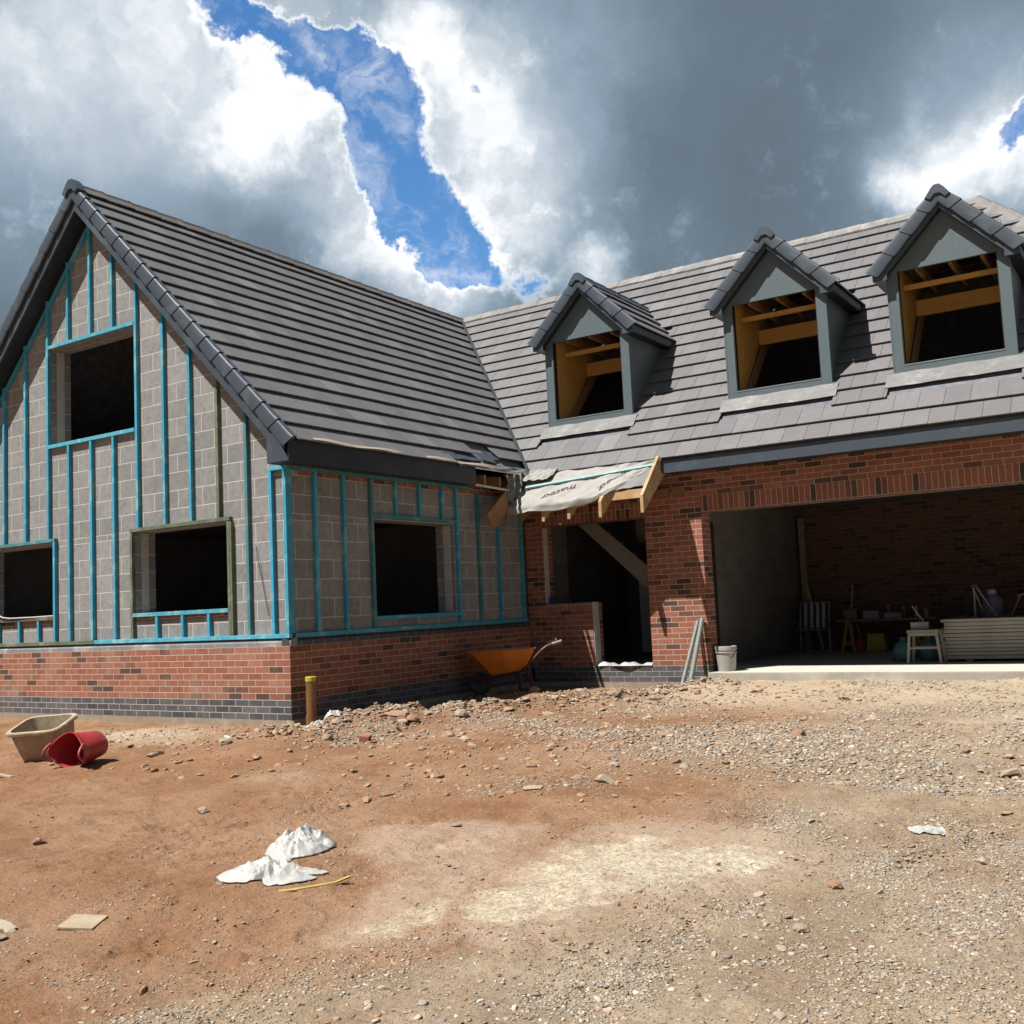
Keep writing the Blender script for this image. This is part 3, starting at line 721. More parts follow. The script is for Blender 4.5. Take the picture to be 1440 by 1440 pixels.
LUMPS = [(.55,-1.50,.45,.05),(1.15,-1.25,.4,.07),(-.25,-.75,.3,.05),(.62,-.95,.22,.08),(1.5,-.25,.22,.09),(1.9,1.35,.25,.07),(2.65,2.5,.25,.06),(1.05,-.75,.18,.07),(2.3,.7,.3,.04),(.3,-1.25,.25,.05),(3.65,-5.75,.28,.07),(2.6,-2.4,.5,.03),(1.5,.4,.5,.07),(.95,.1,.35,.06),(-1.6,-.7,.5,.03),(4.6,-2.15,.3,.03),(1.3,2.9,.5,.04),(.85,3.3,.75,.075),(4.9,-1.7,.5,.02),(3.4,-3.6,.6,-.02),(5.3,-4.9,.5,-.015),(4.2,-5.6,.3,.02),(2.0,-2.0,.45,.03),(2.9,-1.2,.7,.03)]
TRACKS = [([(1.9,-4.4),(2.5,-3.6),(3.2,-2.9),(3.9,-2.5)],.11,.020,1.),([(2.6,-4.7),(3.1,-3.9),(3.8,-3.2),(4.4,-2.8)],.10,.014,.8),([(7.2,-2.9),(7.6,-2.3),(8.1,-1.6)],.12,.022,1.),([(-.5,-3.2),(1.2,-3.0),(3.0,-3.9),(4.4,-5.3),(5.0,-6.3)],.13,.016,.5),([(.2,-2.3),(2.0,-2.1),(4.0,-3.3),(5.0,-4.6),(5.6,-6.0)],.12,.013,.4),([(4.4,.9),(5.6,-.9),(6.6,-3.3),(6.9,-5.5)],.14,.014,.3),([(5.9,1.4),(7.0,-.8),(7.9,-3.4)],.14,.012,.4)]
def gz(x, y, fine=True):
    x = np.asarray(x, float); y = np.asarray(y, float)
    z = -.075+.040*np.clip(y, -9, 0)
    z = z+.115*smooth(2.2, 4.8, y)*smooth(2.7, 3.5, x)
    z = z-.06*smooth(2.5, 4.4, y)*smooth(2.9, 2.5, x)*smooth(1.6, 2.2, x)
    rd = np.full(x.shape, 1e9)
    for a, b in zip(RID[:-1], RID[1:]): rd = np.minimum(rd, seg_dist(x, y, a, b)[0])
    rm = np.exp(-(rd/.40)**2)
    z = z+rm*(.105+.12*perlin(x*2.1, y*2.1, 5)+.12*np.abs(perlin(x*4.3, y*4.3, 6))+.06*np.abs(perlin(x*11, y*11, 8)))
    z = z-.055*np.exp(-((x-.2)/.35)**2-((y+.1)/.35)**2)
    for lx, ly, r, h in LUMPS: z = z+h*np.exp(-((x-lx)**2+(y-ly)**2)/(r*r))
    z = z+.030*perlin(x*.55, y*.55, 1)+.016*perlin(x*1.6, y*1.6, 2)
    if fine:
        z = z+.009*fbm(x*4.3, y*4.3, 3, 9)
        rough = .25+.75*smooth(-.1, .3, perlin(x*.9, y*.9, 21))+rm*1.6
        z = z+rough*.012*fbm(x*13, y*13, 3, 12, .62)
        z = z+rough*.022*np.maximum(0, fbm(x*8, y*8, 3, 15)-.16)*2*(.4+smooth(-.1,.3,perlin(x*1.7,y*1.7,23)))
        z = z-.012*smooth(.22,.34,fbm(x*3.1,y*3.1,3,27))
        for P_, wd, dp, tr in TRACKS:
            for a, b in zip(P_[:-1], P_[1:]):
                d_, t_ = seg_dist(x, y, a, b); al = t_*math.hypot(b[0]-a[0], b[1]-a[1]); m_ = smooth(wd, wd*.75, d_)
                z = z-1.5*dp*m_*(.35+(.65*tr)*smooth(-.3,.3,np.sin((al+d_*.5)*2*math.pi/.075)))*smooth(-.25,.15,perlin(x*1.5,y*1.5,77))
    # keep below the slab / inside the house
    ins = smooth(-.02, .12, -x)*0
    return z
WARP = lambda x, y: (x+.16*fbm(x*2.2, y*2.2, 4, 31), y+.16*fbm(x*2.2, y*2.2, 4, 41))
POL = {
 'pale': [([(3.85,-3.40),(4.15,-2.92),(4.95,-2.82),(5.35,-3.5),(5.45,-4.2),(5.42,-4.9),(5.10,-4.9),(4.8,-4.05)], 1.), ([(5.55,-4.75),(5.36,-4.05),(5.27,-3.37),(5.3,-2.66),(5.82,-2.42),(6.6,-2.7),(6.95,-3.25),(6.35,-3.85),(6.15,-4.35),(5.9,-4.7)], 1.)],
 'cream': [([(5.50,-4.45),(5.40,-3.9),(5.42,-3.35),(5.70,-2.98),(6.05,-3.1),(6.48,-2.9),(6.72,-3.15),(6.25,-3.80),(5.85,-4.42)], 1.), ([(5.22,-4.72),(5.28,-4.5),(5.36,-4.62)], .9), ([(5.30,-4.75),(5.28,-4.25),(5.42,-4.2),(5.46,-4.75)], 1.), ([(4.62,-3.42),(4.72,-3.30),(4.86,-3.4),(4.75,-3.55)], .7)],
}
def masks(x, y):
    wx, wy = WARP(x, y)
    pale = np.zeros(x.shape); cream = np.zeros(x.shape)
    for P, w in POL['pale']: pale = np.maximum(pale, w*smooth(.10, -.14, poly_sd(wx, wy, P)))
    for P, w in POL['cream']: cream = np.maximum(cream, w*smooth(.06, -.10, poly_sd(wx, wy, P)+.10*fbm(x*7, y*7, 3, 51)))
    def gb(cx, cy, rx, ry, w=1): return w*np.exp(-(((wx-cx)/rx)**2+((wy-cy)/ry)**2))
    grav = np.zeros(x.shape)
    for a in ((5.2,.3,1.3,1.1,1.),(6.3,-.4,.9,.8,.9),(3.7,.4,.8,.5,.8),(7.0,-2.95,.42,.42,.9),(7.7,-4.0,.28,.4,1.),(6.8,-3.9,.3,.2,.9),(6.3,-4.7,.35,.3,.5),(6.9,-4.5,.5,.4,.55),(5.7,-5.2,.35,.3,.45),(1.5,-.4,.55,.45,.8),(2.3,.9,.8,.6,.7),(3.2,2.3,.9,.6,.5),(5.9,-4.6,.3,.2,.5),(7.3,-5.2,.5,.4,.6),(4.3,-1.9,.5,.3,.3),(4.9,-5.6,.3,.3,.35),(3.7,-5.75,.4,.3,.5)):
        grav = np.maximum(grav, gb(*a))
    rd = np.full(x.shape, 1e9)
    for a, b in zip(RID[:-1], RID[1:]): rd = np.minimum(rd, seg_dist(x, y, a, b)[0])
    grav = np.maximum(grav, .75*np.exp(-(rd/.33)**2))
    # right/bottom area: tan, stony
    sd = (x-5.25)*.78+(y+5.2)*(-.42)
    tan = smooth(-.25, .35, (wx-5.3)-(wy+5.4)*.85+.25*perlin(x*.8, y*.8, 61))
    tan = np.maximum(tan, smooth(4.5, 5.6, wx)*smooth(-1.8, -.6, wy)*.7)
    tan = np.maximum(tan, smooth(5.5, 6.5, wx+.3*perlin(x*.9, y*.9, 63))*smooth(.5, -.2, wy)*.85)
    grav = np.maximum(grav, tan*(.30+.55*np.clip(perlin(x*1.3, y*1.3, 71)*2.0, -.5, 1)))
    dust = np.maximum.reduce([smooth(1.6, 3.6, wy)*smooth(2.2, 3.4, wx), gb(-1.5,-.85,1.0,.5,1.), gb(-.9,-.9,.7,.3,.6), gb(3.0,-3.0,.3,.2,.0)+.35*tan, gb(7.3,1.8,1.2,2.0,.9), gb(2.2,-2.3,.6,.25,.35), gb(6.9,-1.3,.6,.5,.5)])
    dust = np.clip(dust+.25*fbm(x*1.5, y*1.5, 4, 81)*(dust > .05), 0, 1)
    return grav, pale, cream, dust, tan

def ground_mesh():
    xs = np.concatenate([np.linspace(-7, -3, 60, endpoint=False), np.linspace(-3, 2.5, 250, endpoint=False), np.linspace(2.5, 8.6, 420, endpoint=False), np.linspace(8.6, 11, 50)])
    ys = [-6.6]
    while ys[-1] < 5.2:
        ys.append(ys[-1]+max(.0105, .0105+(ys[-1]+6.6)*.0022))
    ys = np.array(ys)
    # outer skirts to the horizon
    xo = np.array([-400,-200,-90,-45,-22,-12,-9]); xo2 = np.array([13,18,28,50,100,200,400])
    yo = np.array([-400,-200,-90,-45,-25,-15,-10,-8,-7.2]); yo2 = np.array([6,9,14,22,40,90,200,400])
    xs = np.concatenate([xo, xs, xo2]); ys = np.concatenate([yo, ys, yo2])
    X, Y = np.meshgrid(xs, ys); Z = gz(X, Y)
    inside = (Y > .25) & (X < -.25) | (Y > L+.2)
    Z = np.where(inside & (Y < 14), np.minimum(Z, -.35), Z)
    G_, Pa, Cr, Du, Ta = masks(X, Y)
    print('ground', X.shape)
    nx, ny = len(xs), len(ys)
    me = bpy.data.meshes.new('ground'); me.vertices.add(nx*ny)
    co = np.stack([X, Y, Z], -1).reshape(-1, 3).astype('f'); me.vertices.foreach_set('co', co.ravel())
    i = np.arange((ny-1)*(nx-1)); r = i//(nx-1); c = i % (nx-1); a = r*nx+c
    f = np.stack([a, a+1, a+nx+1, a+nx], -1).astype(np.int32)
    me.loops.add(f.size); me.loops.foreach_set('vertex_index', f.ravel())
    me.polygons.add(len(f)); me.polygons.foreach_set('loop_start', np.arange(0, f.size, 4, dtype=np.int32))
    try: me.polygons.foreach_set('loop_total', np.full(len(f), 4, np.int32))
    except Exception: pass
    me.update(calc_edges=True); me.validate()
    me.polygons.foreach_set('use_smooth', [True]*len(me.polygons))
    for nm, A in (('soil_mix', (G_, Pa, Cr)), ('soil_mix_b', (Du, Ta, Ta*0))):
        at = me.color_attributes.new(nm, 'FLOAT_COLOR', 'POINT')
        col = np.ones((nx*ny, 4), 'f')
        for k in range(3): col[:, k] = A[k].ravel()
        at.data.foreach_set('color', col.ravel())
    o = bpy.data.objects.new('ground', me); COL.objects.link(o); tag(o, 'bare trodden soil of the building plot', None, None, 'structure')
    return o
def groundmat():
    t = NT('red_soil_and_rubble'); o = t.obj()
    A = t.n('ShaderNodeAttribute'); A.attribute_name = 'soil_mix'; B = t.n('ShaderNodeAttribute'); B.attribute_name = 'soil_mix_b'
    sa = t.n('ShaderNodeSeparateColor'); t.l(A.outputs['Color'], sa.inputs[0]); sb = t.n('ShaderNodeSeparateColor'); t.l(B.outputs['Color'], sb.inputs[0])
    big = t.noise(o, .7, 6, .62, .5); mid = t.noise(o, 4.5, 7, .68, .15); fin = t.noise(o, 38, 5, .7); grain = t.noise(o, 160, 3, .7); st = t.noise(o, 1.9, 8, .72, .35)
    red = t.mix(t.ramp(mid, [(.3,0.),(.7,1.)]), (.300,.150,.077), (.410,.222,.120))
    red = t.mix(t.math('MULTIPLY', t.ramp(big, [(.45,0.),(.62,1.)]), .65), red, (.50,.315,.20))
    red = t.mix(t.math('MULTIPLY', t.ramp(st, [(.56,0.),(.66,1.)]), .45), red, (.215,.11,.068))
    tan = t.mix(t.ramp(mid, [(.3,0.),(.7,1.)]), (.36,.255,.165), (.54,.405,.275))
    tan = t.mix(t.math('MULTIPLY', t.ramp(t.noise(o, .95, 7, .68, .2), [(.47,0.),(.58,1.)]), .75), tan, t.mix(mid, (.27,.155,.09), (.38,.235,.145)))
    tan = t.mix(t.math('MULTIPLY', t.ramp(st, [(.46,0.),(.60,1.)]), .72), tan, (.27,.175,.108))
    dust = t.mix(mid, (.58,.46,.325), (.72,.60,.44))
    c = t.mix(sb.outputs['Green'], red, tan)
    c = t.mix(t.math('MULTIPLY', sb.outputs['Red'], .85), c, dust)
    gr = t.mix(t.ramp(fin, [(.3,0.),(.7,1.)]), (.32,.24,.172), (.50,.42,.33))
    c = t.mix(t.math('MULTIPLY', sa.outputs['Red'], .55), c, gr)
    pf = t.math('MULTIPLY', sa.outputs['Green'], t.ramp(mid, [(.25,.40),(.65,.9)]))
    c = t.mix(pf, c, t.mix(mid, (.52,.365,.265), (.63,.48,.36)))
    cf = t.math('MULTIPLY', sa.outputs['Blue'], t.math('MULTIPLY', t.ramp(fin, [(.36,.15),(.56,.95)]), t.ramp(t.noise(o, 5.5, 7, .72), [(.36,.2),(.56,1.)])))
    c = t.mix(cf, c, t.mix(mid, (.72,.63,.46), (.88,.80,.61)))
    c = t.mix(.55, c, t.ramp(fin, [(.25,.50),(.5,.96),(.75,1.2)]), 'MULTIPLY')
    c = t.mix(.45, c, t.ramp(grain, [(.3,.6),(.6,1.12)]), 'MULTIPLY')
    # tiny pale grit
    v = t.n('ShaderNodeTexVoronoi'); v.inputs['Scale'].default_value = 55; t.l(o, v.inputs['Vector'])
    vs_ = t.n('ShaderNodeSeparateColor'); t.l(v.outputs['Color'], vs_.inputs[0])
    spot = t.math('MULTIPLY', t.ramp(v.outputs['Distance'], [(.16,1.),(.24,0.)]), t.ramp(vs_.outputs['Red'], [(.72,0.),(.76,1.)]))
    c = t.mix(t.math('MULTIPLY', spot, .8), c, t.mix(vs_.outputs['Green'], (.30,.22,.16), (.62,.55,.44)))
    h = t.math('ADD', t.math('MULTIPLY', fin, .8), t.math('ADD', t.math('MULTIPLY', grain, .3), t.math('MULTIPLY', spot, .5)))
    nb = t.bump(h, 1.0, .024, t.bump(mid, .8, .06))
    t.set(c, .95, nb); t.b.inputs['Specular IOR Level'].default_value = .15
    return t.mat
gr = ground_mesh(); gr.data.materials.append(groundmat())

# ------------------------------------------------------------------ stones
def ico(sub):
    bm = bmesh.new(); bmesh.ops.create_icosphere(bm, subdivisions=sub, radius=1)
    v = np.array([p.co[:] for p in bm.verts]); f = np.array([[q.index for q in p.verts] for p in bm.faces]); bm.free(); return v, f
def rockshape(v, seed, angular=.5):
    rg = np.random.default_rng(seed); v = v.copy()
    for _ in range(7):
        n = rg.normal(size=3); n /= np.linalg.norm(n); d = rg.uniform(.35, .8); t_ = v @ n
        v = v-np.outer(np.maximum(t_-d, 0), n)
    v *= 1+rg.normal(size=(len(v), 1))*.05
    v *= np.array([1, rg.uniform(.55, .95), rg.uniform(.3, .6)]); return v
def stonemat(name='mixed_grey_and_tan_stone', attr=True):
    t = NT(name); o = t.obj()
    if attr:
        a = t.n('ShaderNodeAttribute'); a.attribute_name = 'tint'; c = a.outputs['Color']
    else:
        oi = t.n('ShaderNodeObjectInfo'); c = t.ramp(oi.outputs['Random'], [(0,(.42,.33,.24)),(.3,(.50,.40,.30)),(.5,(.36,.30,.25)),(.65,(.40,.23,.14)),(.8,(.55,.47,.37)),(1,(.33,.19,.12))])
    n = t.noise(o, 40, 5, .7); n2 = t.noise(o, 7, 4, .6)
    c = t.mix(.6, c, t.ramp(n, [(.25,.55),(.6,1.1)]), 'MULTIPLY'); c = t.mix(t.math('MULTIPLY', t.ramp(n2, [(.5,0.),(.7,1.)]), .5), c, (.40,.23,.13))
    t.set(c, .92, t.bump(n, .5, .01)); t.b.inputs['Specular IOR Level'].default_value = .2
    return t.mat
M['stone'] = stonemat(); M['rock'] = stonemat('dusty_rock', False)
def scatter(name, N, xr, yr, dens, size, sub, label, tints, sink=.3):
    v0, f0 = ico(sub); shapes = [rockshape(v0, 100+i) for i in range(14)]
    x = RNG.uniform(*xr, N); y = RNG.uniform(*yr, N)
    g, pa, cr, du, ta = masks(x, y)
    p = dens(x, y, g, pa, cr, du, ta); keep = RNG.uniform(0, 1, N) < p
    keep &= ~((x < .02) & (y > -.02)) & ~(y > L-.13)
    x = x[keep]; y = y[keep]; g = g[keep]; n = len(x)
    s = size(n); z = gz(x, y)+s*(.42-sink)*.6
    ang = RNG.uniform(0, 6.283, n); tx = RNG.normal(0, .25, n); ty = RNG.normal(0, .25, n); sh = RNG.integers(0, 14, n)
    V = np.zeros((n, len(v0), 3))
    for k in range(14):
        m = sh == k; V[m] = shapes[k][None]
    V *= s[:, None, None]
    V[:, :, 2] += V[:, :, 0]*np.tan(tx)[:, None]*.6+V[:, :, 1]*np.tan(ty)[:, None]*.6
    ca, sa_ = np.cos(ang)[:, None], np.sin(ang)[:, None]
    X = V[:, :, 0]*ca-V[:, :, 1]*sa_; Y = V[:, :, 0]*sa_+V[:, :, 1]*ca
    V[:, :, 0] = X+x[:, None]; V[:, :, 1] = Y+y[:, None]; V[:, :, 2] += z[:, None]
    F = (f0[None]+(np.arange(n)*len(v0))[:, None, None]).reshape(-1, 3).astype(np.int32)
    me = bpy.data.meshes.new(name); me.vertices.add(n*len(v0)); me.vertices.foreach_set('co', V.astype('f').ravel())
    me.loops.add(F.size); me.loops.foreach_set('vertex_index', F.ravel()); me.polygons.add(len(F)); me.polygons.foreach_set('loop_start', np.arange(0, F.size, 3, dtype=np.int32))
    try: me.polygons.foreach_set('loop_total', np.full(len(F), 3, np.int32))
    except Exception: pass
    me.update(calc_edges=True)
    tn = np.array(tints); ti = RNG.integers(0, len(tn), n); base = tn[ti]*RNG.uniform(.72, 1.22, (n, 1))*np.array([1.0,.95,.88])
    redm = (1-np.clip(g*1.5+ta[keep]*.6, 0, 1))[:, None]*RNG.uniform(.2, 1, (n, 1)); base = base*(1-redm*.6)+np.array([.36,.19,.10])*redm*.6
    at = me.color_attributes.new('tint', 'FLOAT_COLOR', 'POINT'); col = np.ones((n, len(v0), 4), 'f'); col[:, :, :3] = base[:, None, :]; at.data.foreach_set('color', col.ravel())
    me.materials.append(M['stone'])
    o = bpy.data.objects.new(name, me); COL.objects.link(o); tag(o, label, 'gravel', None, 'stuff'); print(name, n); return o
TN = [(.42,.40,.37),(.34,.33,.32),(.50,.45,.37),(.47,.38,.28),(.58,.54,.47),(.36,.28,.20),(.44,.36,.29),(.30,.27,.25)]
scatter('gravel', 560000, (2.8, 9.2), (-6.5, -1.2), lambda x,y,g,pa,cr,du,ta: np.clip(g*1.1+.10, 0, 1)*(1-.9*cr)*(1-.8*pa)*(.12+.88*smooth(-.05,.30,(perlin(x*1.4,y*1.4,91)+.5*perlin(x*4,y*4,93)+g*.25))), lambda n: .0035+.011*RNG.uniform(0,1,n)**3.0+.002*RNG.uniform(0,1,n), 1, 'small grey and tan gravel chips scattered over the soil', TN)
scatter('gravel', 150000, (-2.5, 9.5), (-1.4, 4.85), lambda x,y,g,pa,cr,du,ta: np.clip(g*1.1+.07, 0, 1)*smooth(-.2,.2,(perlin(x*1.9,y*1.9,92)+g*.7)), lambda n: .009+.024*RNG.uniform(0,1,n)**2.4, 1, 'grey gravel and broken stone strewn in front of the walls', TN)
scatter('rubble', 36000, (-1.5, 5.5), (-2.4, 4.4), lambda x,y,g,pa,cr,du,ta: .04+.95*np.exp(-(np.minimum.reduce([seg_dist(x,y,a,b)[0] for a,b in zip(RID[:-1],RID[1:])])/.42)**2)*smooth(-.2,.2,perlin(x*2.6,y*2.6,95)), lambda n: .016+.042*RNG.uniform(0,1,n)**2.2, 2, 'lumps of broken earth and rubble heaped along the foot of the walls', [(.42,.28,.18),(.46,.33,.22),(.52,.42,.31),(.38,.23,.14),(.48,.43,.36),(.36,.33,.30)])
scatter('clods', 9000, (-2.5, 8.5), (-6.3, -.5), lambda x,y,g,pa,cr,du,ta: (1-cr)*smooth(.05,.30,perlin(x*1.2,y*1.2,97)+.4*perlin(x*4,y*4,98))*.5, lambda n: .006+.016*RNG.uniform(0,1,n)**2.2, 1, 'small clods of red earth strewn over the plot', [(.36,.19,.10),(.42,.24,.14),(.33,.17,.09)])
scatter('gravel', 9000, (3.5, 9.2), (-6.5, -1.0), lambda x,y,g,pa,cr,du,ta: (.05+.5*g+.25*ta)*(1-.8*cr)*smooth(-.15,.3,perlin(x*1.8,y*1.8,99)), lambda n: .011+.017*RNG.uniform(0,1,n)**2.0, 2, 'larger flat tan and grey chippings lying on the stony ground in front', TN)
# individual rocks
v1, f1 = ico(3)
def rockmesh(seed):
    v = rockshape(v1, seed); rg = np.random.default_rng(seed); v += .035*np.stack([perlin(v[:,1]*2.3+seed, v[:,2]*2.3, 1), perlin(v[:,0]*2.3, v[:,2]*2.3+seed, 2), perlin(v[:,0]*2.3+seed, v[:,1]*2.3, 3)], 1)
    me = bpy.data.meshes.new('rock'); me.from_pydata(v.tolist(), [], f1.tolist()); me.materials.append(M['rock'])
    me.polygons.foreach_set('use_smooth', [True]*len(me.polygons)); me.set_sharp_from_angle(angle=R(28)); return me
RM = [rockmesh(s) for s in range(40, 50)]
def rock(x, y, s, label=None, group='loose rocks scattered over the bare soil', flat=1, rz=None, mat=None):
    o = bpy.data.objects.new('rock', RM[random.randrange(10)]); COL.objects.link(o)
    o.location = (x, y, float(gz(x, y))+s*.10*flat); o.scale = (s, s*random.uniform(.8,1.1), s*flat); o.rotation_euler = (random.uniform(-.2,.2), random.uniform(-.2,.2), random.uniform(0,6.28) if rz is None else rz)
    tag(o, label or 'loose dusty stone lying on the bare soil', 'rock', group if label is None else None); return o
rock(3.66,-5.62,.17,'large flat pale rock at the left edge beside the small square board',flat=.5); rock(3.50,-5.45,.12,'thin pale stone slab behind the large flat rock at the left edge',flat=.4)
rock(3.62,-5.98,.13,'rounded darker rock in front of the large flat rock at the left edge',flat=.9)
rock(4.51,-2.1,.10,'long flat pale stone lying above the pale cement patches',flat=.4,rz=.5); rock(5.52,-1.89,.065,'pale flat stone on the red streak right of centre',flat=.6)
rock(4.86,-1.72,.09,'bright angular rock near the middle of the plot'); rock(7.38,-.74,.085,'round brown rock by the right edge of the gravel',flat=1.2)
rock(3.44,-2.68,.07,'square-faced pale stone in the small heap left of centre',flat=1.0); rock(3.47,-2.5,.08,'rounded tan stone at the back of the small heap left of centre',flat=1.1); rock(3.36,-2.80,.06,'flat stone at the front of the small heap left of centre')
rock(6.53,-2.36,.045,'small pale block-like stone on the tan ground, right side'); rock(7.52,-.55,.07,'reddish stone just behind the round brown rock')
for x, y, s in ((1.35,.20,.13),(1.05,.05,.10),(1.75,.75,.11),(.98,-.35,.09),(1.6,1.2,.10),(1.95,1.75,.09),(2.3,2.2,.08),(1.25,-.75,.08),(.55,-.55,.08),(2.05,.15,.06),(1.9,-.1,.07),(2.5,2.6,.07),(2.0,2.7,.05),(3.0,3.3,.06),(2.7,2.9,.05)): rock(x, y, s)
n = 0
while n < 250:
    x = random.uniform(-2.5, 8.8); y = random.uniform(-6.2, 4.3)
    if x < .1 and y > -.2: continue
    g_, pa_, cr_, du_, ta_ = masks(np.array([x]), np.array([y]))
    rd = min(float(seg_dist(np.array([x]), np.array([y]), a, b)[0][0]) for a, b in zip(RID[:-1], RID[1:]))
    p = .12+.9*math.exp(-(rd/.6)**2)+.35*float(g_[0])
    if cr_[0] > .3 or random.random() > p: continue
    near = max(.35, min(1.5, ((x-8.5)**2+(y+8.4)**2)**.5/8))
    rock(x, y, (.012+.045*random.random()**2.2)*near*1.3+.005); n += 1
# ------------------------------------------------------------------ LOOSE THINGS
def gzf(x, y): return float(gz(np.array([x]), np.array([y]))[0])
def fab(nu, nv): pass
M['tub'] = plain('cement stained beige plastic'.replace(' ','_'), (.55,.44,.30), (.40,.31,.22), 6, .7, .2, 40, stain=(.66,.58,.44))
M['red'] = plain('dusty_red_rubber', (.52,.035,.045), (.40,.05,.055), 6, .5, .15, 40, stain=(.58,.16,.15))
M['barrow'] = plain('orange_barrow_paint', (.85,.27,.025), (.72,.20,.02), 5, .45, .08, 40, stain=(.62,.22,.06))
M['barrow_in'] = plain('dusty_barrow_inside', (.55,.36,.26), (.42,.28,.2), 6, .8, .2)
M['dk_red_tube'] = plain('dark_red_steel_tube', (.10,.018,.012), None, 10, .45, .05)
M['grip'] = plain('worn_grey_grip', (.35,.33,.3), None, 10, .6, .1)
M['gryrim'] = plain('dirty_wheel_rim', (.07,.065,.06), None, 10, .7, .1)
M['tyre'] = plain('dusty_black_tyre', (.03,.028,.026), (.07,.06,.05), 10, .8, .2)
M['pvc'] = plain('brown_orange_drain_pipe', (.27,.125,.04), (.22,.10,.032), 5, .42, .05, 30, stain=(.34,.20,.10))
M['pvc_y'] = plain('yellow_green_pipe_cap', (.58,.52,.06), (.45,.40,.06), 8, .5, .1)
M['galv'] = plain('dull_grey_steel_tube', (.30,.33,.31), (.22,.24,.22), 8, .5, .15, 40, stain=(.36,.33,.28))
M['galv_b'] = plain('bluish_grey_steel_tube', (.24,.33,.35), (.27,.27,.23), 8, .5, .15, 40)
M['bucket'] = plain('off_white_bucket_plastic', (.52,.50,.47), (.42,.4,.37), 7, .5, .08, 40, stain=(.36,.33,.3))
M['wood_b'] = plain('pale_plywood_offcut', (.52,.42,.29), (.40,.31,.21), 6, .8, .2)

# mixing tub
def mixing_tub():
    x, y = -1.27, -2.10
    t = thing('mixing_tub', 'cement stained beige plastic mixing trough tipped slightly, by the left brick base', 'tub', (x, y, gzf(x, y)-.02), R(24))
    a, b, h = .215, .155, .33; A, B = .295, .23
    def rr_(hx, hy, z, r, n=6):
        P = []
        for cx, cy, a0 in ((hx-r,hy-r,0),(-hx+r,hy-r,90),(-hx+r,-hy+r,180),(hx-r,-hy+r,270)):
            for k in range(n+1): P.append(Vector((cx+r*math.cos(R(a0+90*k/n)), cy+r*math.sin(R(a0+90*k/n)), z)))
        return P
    T = Matrix.Translation((0,0,.05)) @ Matrix.Rotation(R(17), 4, 'X') @ Matrix.Rotation(R(-3), 4, 'Y')
    rings = [rr_(a,b,0,.06), rr_(a+.005,b+.005,.02,.07), rr_(A-.03,B-.03,h-.03,.09), rr_(A-.03,B-.03,h,.09), rr_(A,B,h,.10), rr_(A,B,h-.025,.10), rr_(A-.006,B-.006,h-.025,.10), rr_(A-.008,B-.008,h+.006,.10), rr_(A-.038,B-.038,h+.006,.085), rr_(a-.008,b-.008,.03,.055)]
    def skin(rs, cap0, cap1, name, mat):
        mb = MB(); rs = [[T @ p for p in q] for q in rs]; n = len(rs[0])
        for i in range(len(rs)-1):
            for k in range(n): mb.face([rs[i][k], rs[i][(k+1)%n], rs[i+1][(k+1)%n], rs[i+1][k]])
        if cap0: mb.face(rs[0][::-1])
        if cap1: mb.face(rs[-1])
        return mb.build(name, mat, t, smooth_deg=40)
    skin(rings[:3]+[rings[8]]+[rings[9]], True, True, 'basin', M['tub'])
    skin([rings[3], rings[4], rings[5], rings[6], rings[7], rings[8]], False, False, 'rim', M['tub'])
    return t
mixing_tub()
# red flexible bucket lying on its side
def red_tub():
    x, y = -.58, -2.33
    t = thing('flexible_bucket', 'dusty red rubber bucket lying on its side, open mouth toward the viewer', 'bucket', (x, y, gzf(x, y)), 0)
    # axis: local z -> points from base to mouth
    ax = Vector((.17,-.96,-.10)).normalized(); Q = ax.to_track_quat('Z', 'Y').to_matrix().to_4x4()
    T = Matrix.Translation((.04,.26,.175)) @ Q
    n = 40; mb = MB(); rings = []
    prof = [(0.0,0),(.125,0),(.14,.01),(.155,.14),(.172,.27),(.182,.34),(.188,.345),(.180,.348),(.168,.27),(.150,.14),(.132,.02),(0,.018)]
    for r, z in prof:
        ring = []
        for k in range(n):
            a = 2*math.pi*k/n; sx = 1+.10*math.cos(2*a)*(z/.34)
            zz = z+(.035*math.cos(2*(a))*(z/.34)**2)
            ring.append(T @ Vector((r*math.cos(a)*sx*1.12, r*math.sin(a)*(2-sx)*.9, zz)))
        rings.append(ring)
    for i in range(len(rings)-1):
        for k in range(n): mb.face([rings[i][k], rings[i][(k+1)%n], rings[i+1][(k+1)%n], rings[i+1][k]])
    mb.build('body', M['red'], t, smooth_deg=50)
    for s in (1,-1):
        P = []
        for k in range(13):
            a = -1+2*k/12; P.append(T @ Vector((s*(.205+.02*(1-a*a)), a*.085, .36+.085*(1-a*a))))
        mb = MB(); mb.tube(P, .010, 8); mb.build('handle', M['red'], t, smooth_deg=60)
red_tub()
